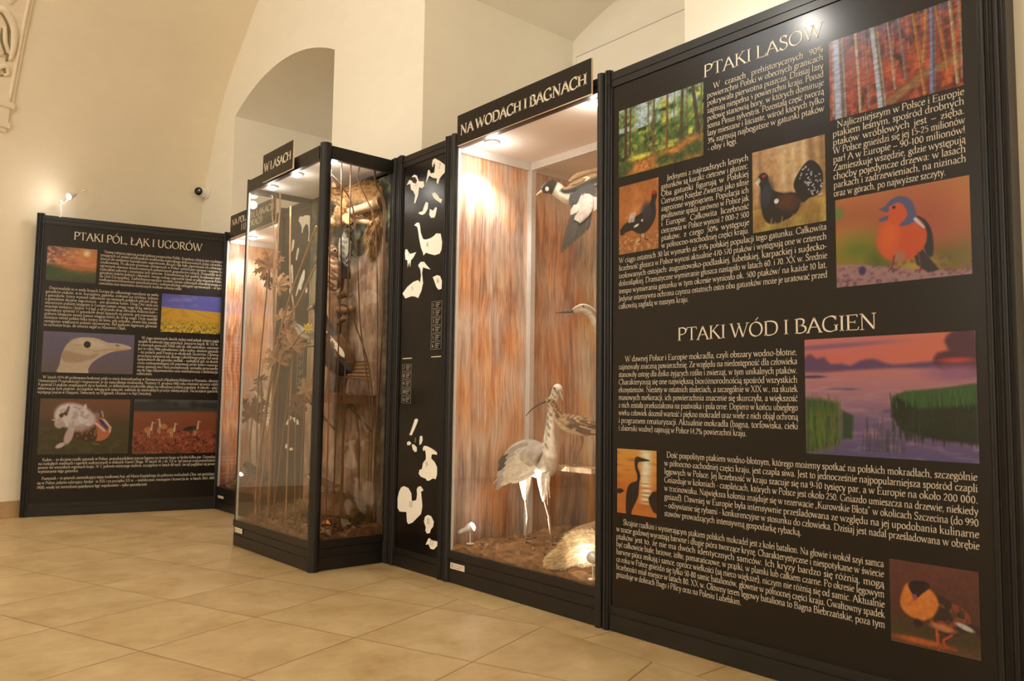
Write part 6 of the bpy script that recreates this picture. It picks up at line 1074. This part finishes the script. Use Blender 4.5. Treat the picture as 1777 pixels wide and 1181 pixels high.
stalk([(-1.90, -.409, 2.356), (-1.90, -.309, 2.279), (-1.90, -.239, 2.191), (-1.90, -.206, 2.052), (-1.90, -.177, 1.768), (-1.90, -.151, 1.449), (-1.88, -.114, 1.166), (-1.875, -.08, .90)], .0045, 'brown dried stem slanting across the top corner behind the side glass', None)
stalk([(-1.92, -.29, 1.552), (-1.92, -.242, 1.549), (-1.92, -.193, 1.483), (-1.92, -.154, 1.396), (-1.90, -.113, 1.274), (-1.885, -.08, 1.132), (-1.88, -.06, .90)], .0045, 'brown dried stem arching over the capercaillie', None)
stalk([(-1.95, -.217, .25), (-1.95, -.217, .812), (-1.95, -.205, .91), (-1.95, -.174, .942), (-1.95, -.141, .918), (-1.95, -.117, .794), (-1.94, -.11, .6)], .008, 'thick dark stem bent into a hoop under the moss shelf', None)
GF = 'upright reed stalks by the front glass'; LF_ = 'tall pale straw stalk rising behind the front glass of the corner showcase'
for pts, r in (([(-2.694, -.40, 2.349), (-2.671, -.40, 2.186), (-2.603, -.40, 2.018), (-2.595, -.40, 1.823), (-2.62, -.38, 1.0)], .005), ([(-2.612, -.38, 2.356), (-2.609, -.38, 2.21), (-2.646, -.38, 2.008), (-2.666, -.38, 1.814), (-2.65, -.36, 1.0)], .0065), ([(-2.489, -.36, 2.247), (-2.466, -.36, 1.851), (-2.437, -.36, 1.695), (-2.377, -.36, 1.465), (-2.42, -.35, .8)], .006)): stalk(pts, r, LF_, GF, 'straw_stalk', STRAW)
stalk([(-1.989, -.42, 2.026), (-2.159, -.42, 1.824), (-2.321, -.42, 1.622), (-2.491, -.42, 1.318), (-2.618, -.42, .944), (-2.711, -.42, .563), (-2.727, -.42, .328)], .006, 'long straw stalk leaning across the front glass from lower left to upper right', None, 'straw_stalk', STRAW)
stalk([(-2.019, -.40, 1.791), (-2.223, -.40, 1.597), (-2.376, -.40, 1.462), (-2.488, -.40, 1.169), (-2.585, -.40, .869), (-2.704, -.40, .374)], .006, 'lower leaning straw stalk parallel to the longest one', None, 'straw_stalk', STRAW)
stalk([(-2.091, -.35, 1.304), (-2.239, -.35, 1.303), (-2.384, -.35, 1.287), (-2.554, -.35, 1.279), (-2.60, -.35, 1.1)], .006, 'grey twig curving level behind the front leaves with a bird on it', None, 'twig', STEM)
def palm(mb, ctr, R, nrm, upv, lobes=7, span=235, droop=.12, tooth=True):
    C_, N = Vector(ctr), Vector(nrm).normalized(); U = (Vector(upv)-N*Vector(upv).dot(N)).normalized(); S = U.cross(N)
    for i in range(lobes):
        a = math.radians(-span/2+span*i/(lobes-1)); L = R*(1-.32*abs(2*i/(lobes-1)-1)**1.5)*random.uniform(.9, 1.08); d = U*math.cos(a)+S*math.sin(a)
        pts = [C_+d*L*f-N*(droop*L*f*f)+N*.004*math.sin(i*3+f*5) for f in (0, .2, .45, .7, 1)]; w = L*.30; mb.strip(pts, [w*.25, w*.7, w, w*.62, .001], N, .0016, .35, None, 2)
        if tooth:
            for f, sg in ((.42, 1), (.42, -1), (.66, 1), (.66, -1)):
                p = C_+d*L*f-N*(droop*L*f*f); sd = (d*.75+(N.cross(d))*sg*.75).normalized(); mb.strip([p, p+sd*w*.55, p+sd*w*.95-N*.01], [w*.5, w*.34, .001], N, .0014, .2, None, 1)
def leafplant(label, stem, leaves, r=.005, m=LEAF, sm=None):
    x, y, z = stem[-1]; g = hzL(min(max(x, lx0+.04), lx1-.04), min(max(y, ly0+.04), -.02))-.004; stem = stem[:-1]+[(x, y, g)]
    o = root('dried_leaf_plant', stem[-1], label, 'dried plant'); mb = MB(); mb.tube(stem, r, 7, 5)
    for c_, R, n_, u_, mm in leaves:
        q = min(stem, key=lambda s_: (Vector(s_)-Vector(c_)).length)
        if (Vector(q)-Vector(c_)).length > .01: mb.tube([q, (Vector(q)+Vector(c_))/2+Vector((0, 0, .01)), c_], r*.6, 6, 3)
    mb.build('stalk', sm or STEM, o, True)
    for c_, R, n_, u_, mm in leaves: mb = MB(); palm(mb, c_, R, n_, u_); mb.build('leaf', mm or m, o)
FN = (.55, -.82, .15)
leafplant('tall dried plant with a large pointed brown leaf high behind the front glass', [(-2.70, -.40, 1.86), (-2.707, -.42, 1.482), (-2.75, -.42, 1.097), (-2.77, -.41, .7), (-2.72, -.40, .25)], [((-2.70, -.40, 1.86), .155, FN, (-.4, -.2, 1), LEAF), ((-2.52, -.41, 1.715), .115, (.4, -.85, .3), (.6, 0, .8), LEAF3), ((-2.70, -.39, 1.79), .10, (.3, -.9, -.1), (-.7, -.2, -.6), LEAF2)])
leafplant('dried plant with a big dark leaf low at the left edge of the corner showcase', [(-2.81, -.43, .86), (-2.83, -.43, .671), (-2.793, -.43, .482), (-2.685, -.42, .3)], [((-2.812, -.43, .86), .165, FN, (0, 0, 1), LEAF2)], m=LEAF2)
leafplant('dried plant with a small curled dark leaf above the big dark one', [(-2.74, -.41, 1.10), (-2.717, -.41, .982), (-2.705, -.41, .639), (-2.713, -.41, .3)], [((-2.735, -.41, 1.10), .075, (.4, -.6, .7), (-.3, -.4, .8), LEAF2)], r=.0065, m=LEAF2)
leafplant('dried plant with pale spiky leaves at the middle of the front glass', [(-2.50, -.41, 1.225), (-2.598, -.41, 1.02), (-2.65, -.41, .792), (-2.721, -.41, .562), (-2.736, -.41, .3)], [((-2.50, -.41, 1.225), .14, FN, (-.2, 0, 1), LEAF3), ((-2.47, -.40, 1.50), .115, (.4, -.8, .4), (.2, 0, 1), LEAF3)], m=LEAF3)
leafplant('dried plant with two tan leaves beside the corner post', [(-2.25, -.42, 1.31), (-2.30, -.42, 1.0), (-2.40, -.41, .6), (-2.5, -.40, .3)], [((-2.25, -.42, 1.31), .13, FN, (.2, 0, 1), LEAF3), ((-2.345, -.41, 1.385), .12, (.5, -.8, .3), (-.5, 0, 1), LEAF), ((-2.06, -.43, 1.40), .05, FN, (.8, 0, .6), mat('yellow_leaf', c(196, 166, 40), .6))], m=LEAF3)
leafplant('dried plant with one rust coloured leaf low on the front glass', [(-2.18, -.42, .91), (-2.17, -.42, .6), (-2.16, -.41, .3)], [((-2.18, -.42, .91), .10, FN, (.1, 0, 1), LEAF2)], r=.004, m=LEAF2)
leafplant('dried plant with a faded leaf touching the corner post', [(-2.06, -.42, 1.02), (-2.08, -.42, .7), (-2.10, -.41, .3)], [((-2.06, -.42, 1.02), .10, FN, (.4, 0, 1), LEAF3)], r=.004, m=LEAF3)

# ------------------------------------------------------------------ fields case
hb = local(root('barred_bird', (-4.34, .40, .82), 'pale bird with a spread barred wing seen through two glass panes in the farthest showcase', 'stuffed bird', None, RZ))
p1, p2, p3 = c(232, 214, 176), c(120, 88, 54), c(248, 240, 224)
mb = MB(); mb.loft([(.16, .06, .02, .01, .008), (.10, .05, .05, .05, .045), (.0, .04, .10, .075, .07), (-.08, .03, .15, .055, .055), (-.13, .025, .20, .034, .036), (-.16, .02, .235, .034, .034), (-.185, .015, .235, .016, .016)], 14, 4, lambda t, a, p: jit(p1 if a < 0 else p2, .15)); mb.build('body', FEATH, hb, True)
mb = MB(); mb.loft([(-.182, .015, .235, .012, .012), (-.22, .01, .225, .002, .002)], 8, 2); mb.build('bill', DARKBILL, hb, True); eyes(hb, [(-.166, -.012, .243)], .005)
mb = MB()
for row, (zz, L) in enumerate(((.16, .13), (.10, .16), (.03, .19))): feathers(mb, (-.07, -.03-.004*row, zz+.08), (.12, -.02-.004*row, zz-.06), 9, ((.03, 0, -L), (.10, .0, -L*.9)), (.034, .036), (0, -1, .1), (lambda f: p1) if row < 2 else (lambda f: p3))
for i in range(70):
    x = random.uniform(-.06, .15); z = .2-.9*(x+.07)*.7-random.uniform(0, .20); mb.strip([(x, -.0445, z), (x+.008, -.046, z-.004), (x+.018, -.0445, z)], [.002, .005, .002], (0, -1, 0), .001, 0, p2)
mb.build('wing', FEATH, hb)
mb = MB(); mb.tube([(.0, .05, .08), (.0, .16, .08), (.02, .2, .05)], .006, 6, 2); mb.build('mounting_rod', ALU, hb)
smallbird('dark_ground_bird', 'dark bird with an orange bill on the ground of the farthest showcase', (-4.12, .22, hzP(-4.12, .22)-.004), 1.7, (c(52, 46, 44), c(112, 100, 90)), -1)

# ------------------------------------------------------------------ things on the walls
A2 = PL_
la = root('wall_spot_lamp', A2.P(.145, H-.004, .02-.02), 'small lit halogen spot on a thin arm above the far left panel', 'lamp')
pb, pt = A2.P(.145, H-.004, -.012), A2.P(.14, 2.60, .0)
mb = MB(); mb.tube([pb, pt], .0045, 8, 1); mb.ball(A2.P(.14, 2.60, 0), .013); mb.box(*(lambda q: (q.x-.018, q.x+.018, q.y-.018, q.y+.018, q.z-.001, q.z+.006))(pb)); mb.build('upright', ALU, la)
t0, h0, h1 = A2.P(.165, 2.585, .01), A2.P(.205, 2.645, .04), A2.P(.30, 2.70, .05)
mb = MB(); mb.tube([A2.P(.14, 2.60, 0), t0, A2.P(.185, 2.61, .03), h0], .003, 6, 3); mb.build('arm', ALU, la)
d = (h0-h1).normalized(); d = (d+A2.n*.9-Vector((0, 0, .15))).normalized()
mb = MB(); mb.loft([(*(h0-d*.07), .008, .008), (*(h0-d*.05), .016, .016), (*(h0-d*.015), .02, .02), (*(h0+d*.008), .031, .031), (*(h0+d*.012), .028, .028), (*(h0+d*.0), .02, .02)], 16, 1, None, (.1, .2, 1)); mb.tube([h0-d*.05, h1], .003, 6, 1); mb.tube([h1-A2.d*.01, h1+A2.d*.03+Vector((0, 0, .012))], .006, 6, 1); mb.build('head', ALU, la, True)
mb = MB(); mb.ball(h0+d*.006, .025, seg=12); mb.build('lens', LENS, la, True)
lamp('wall_spot_light', 'POINT', h0+d*.05, .9, HALO, shadow_soft_size=.02)
# the same kind of lamp over the large panel, just above the picture
lb = root('wall_spot_lamp', (1.02, -.01, H), 'small halogen spot on an arm above the large right panel', 'lamp')
mb = MB(); mb.tube([(1.02, .0, H-.004), (1.02, -.02, 2.66), (.90, -.28, 2.74), (.72, -.55, 2.69)], .005, 8, 3); mb.box(.995, 1.045, -.02, .015, H-.001, H+.006); mb.build('arm', ALU, lb)
mb = MB(); dd_ = (Vector((.80, 0, 1.95))-Vector((.71, -.56, 2.665))).normalized(); q = Vector((.71, -.56, 2.665)); mb.loft([(*(q-dd_*.05), .012, .012), (*(q-dd_*.02), .02, .02), (*(q+dd_*.012), .032, .032), (*(q+dd_*.004), .025, .025)], 16, 1, None, (.1, .2, 1)); mb.build('head', ALU, lb, True)
mb = MB(); mb.ball(q+dd_*.004, .024, seg=12); mb.build('lens', LENS, lb, True)
lamp('wall_spot_light', 'SPOT', q+dd_*.035, 9, HALO, (.80, 0, 1.95), spot_size=math.radians(130), spot_blend=.8, shadow_soft_size=.025)
cm = root('security_camera', (-5.40, YW-.0, 2.99), 'white dome security camera with a round black front in the corner above the far panels', 'security camera')
mb = MB(); mb.loft([(-5.40, YW-.001, 2.985, .062, .062), (-5.40, YW-.012, 2.985, .062, .062), (-5.40, YW-.02, 2.985, .052, .052)], 20, 1); mb.build('base', WHITE, cm, True)
mb = MB(); mb.ball((-5.405, YW-.05, 2.985), .052, seg=18); mb.build('dome', WHITE, cm, True)
d = (Vector((.3, -4.2, 1.6))-Vector((-5.405, YW-.05, 2.985))).normalized(); q = Vector((-5.405, YW-.05, 2.985))+Vector((-.012, -.01, .008)); mb = MB(); mb.loft([(*(q+d*.02), .046, .046), (*(q+d*.066), .047, .047), (*(q+d*.070), .044, .044), (*(q+d*.062), .040, .040)], 20, 1, None, (.1, .1, 1)); mb.build('housing', WHITE, cm, True)
mb = MB(); mb.loft([(*(q+d*.066), .040, .040), (*(q+d*.0735), .037, .037), (*(q+d*.078), .02, .02)], 20, 1, None, (.1, .1, 1)); mb.build('camera_window', EYE, cm, True)
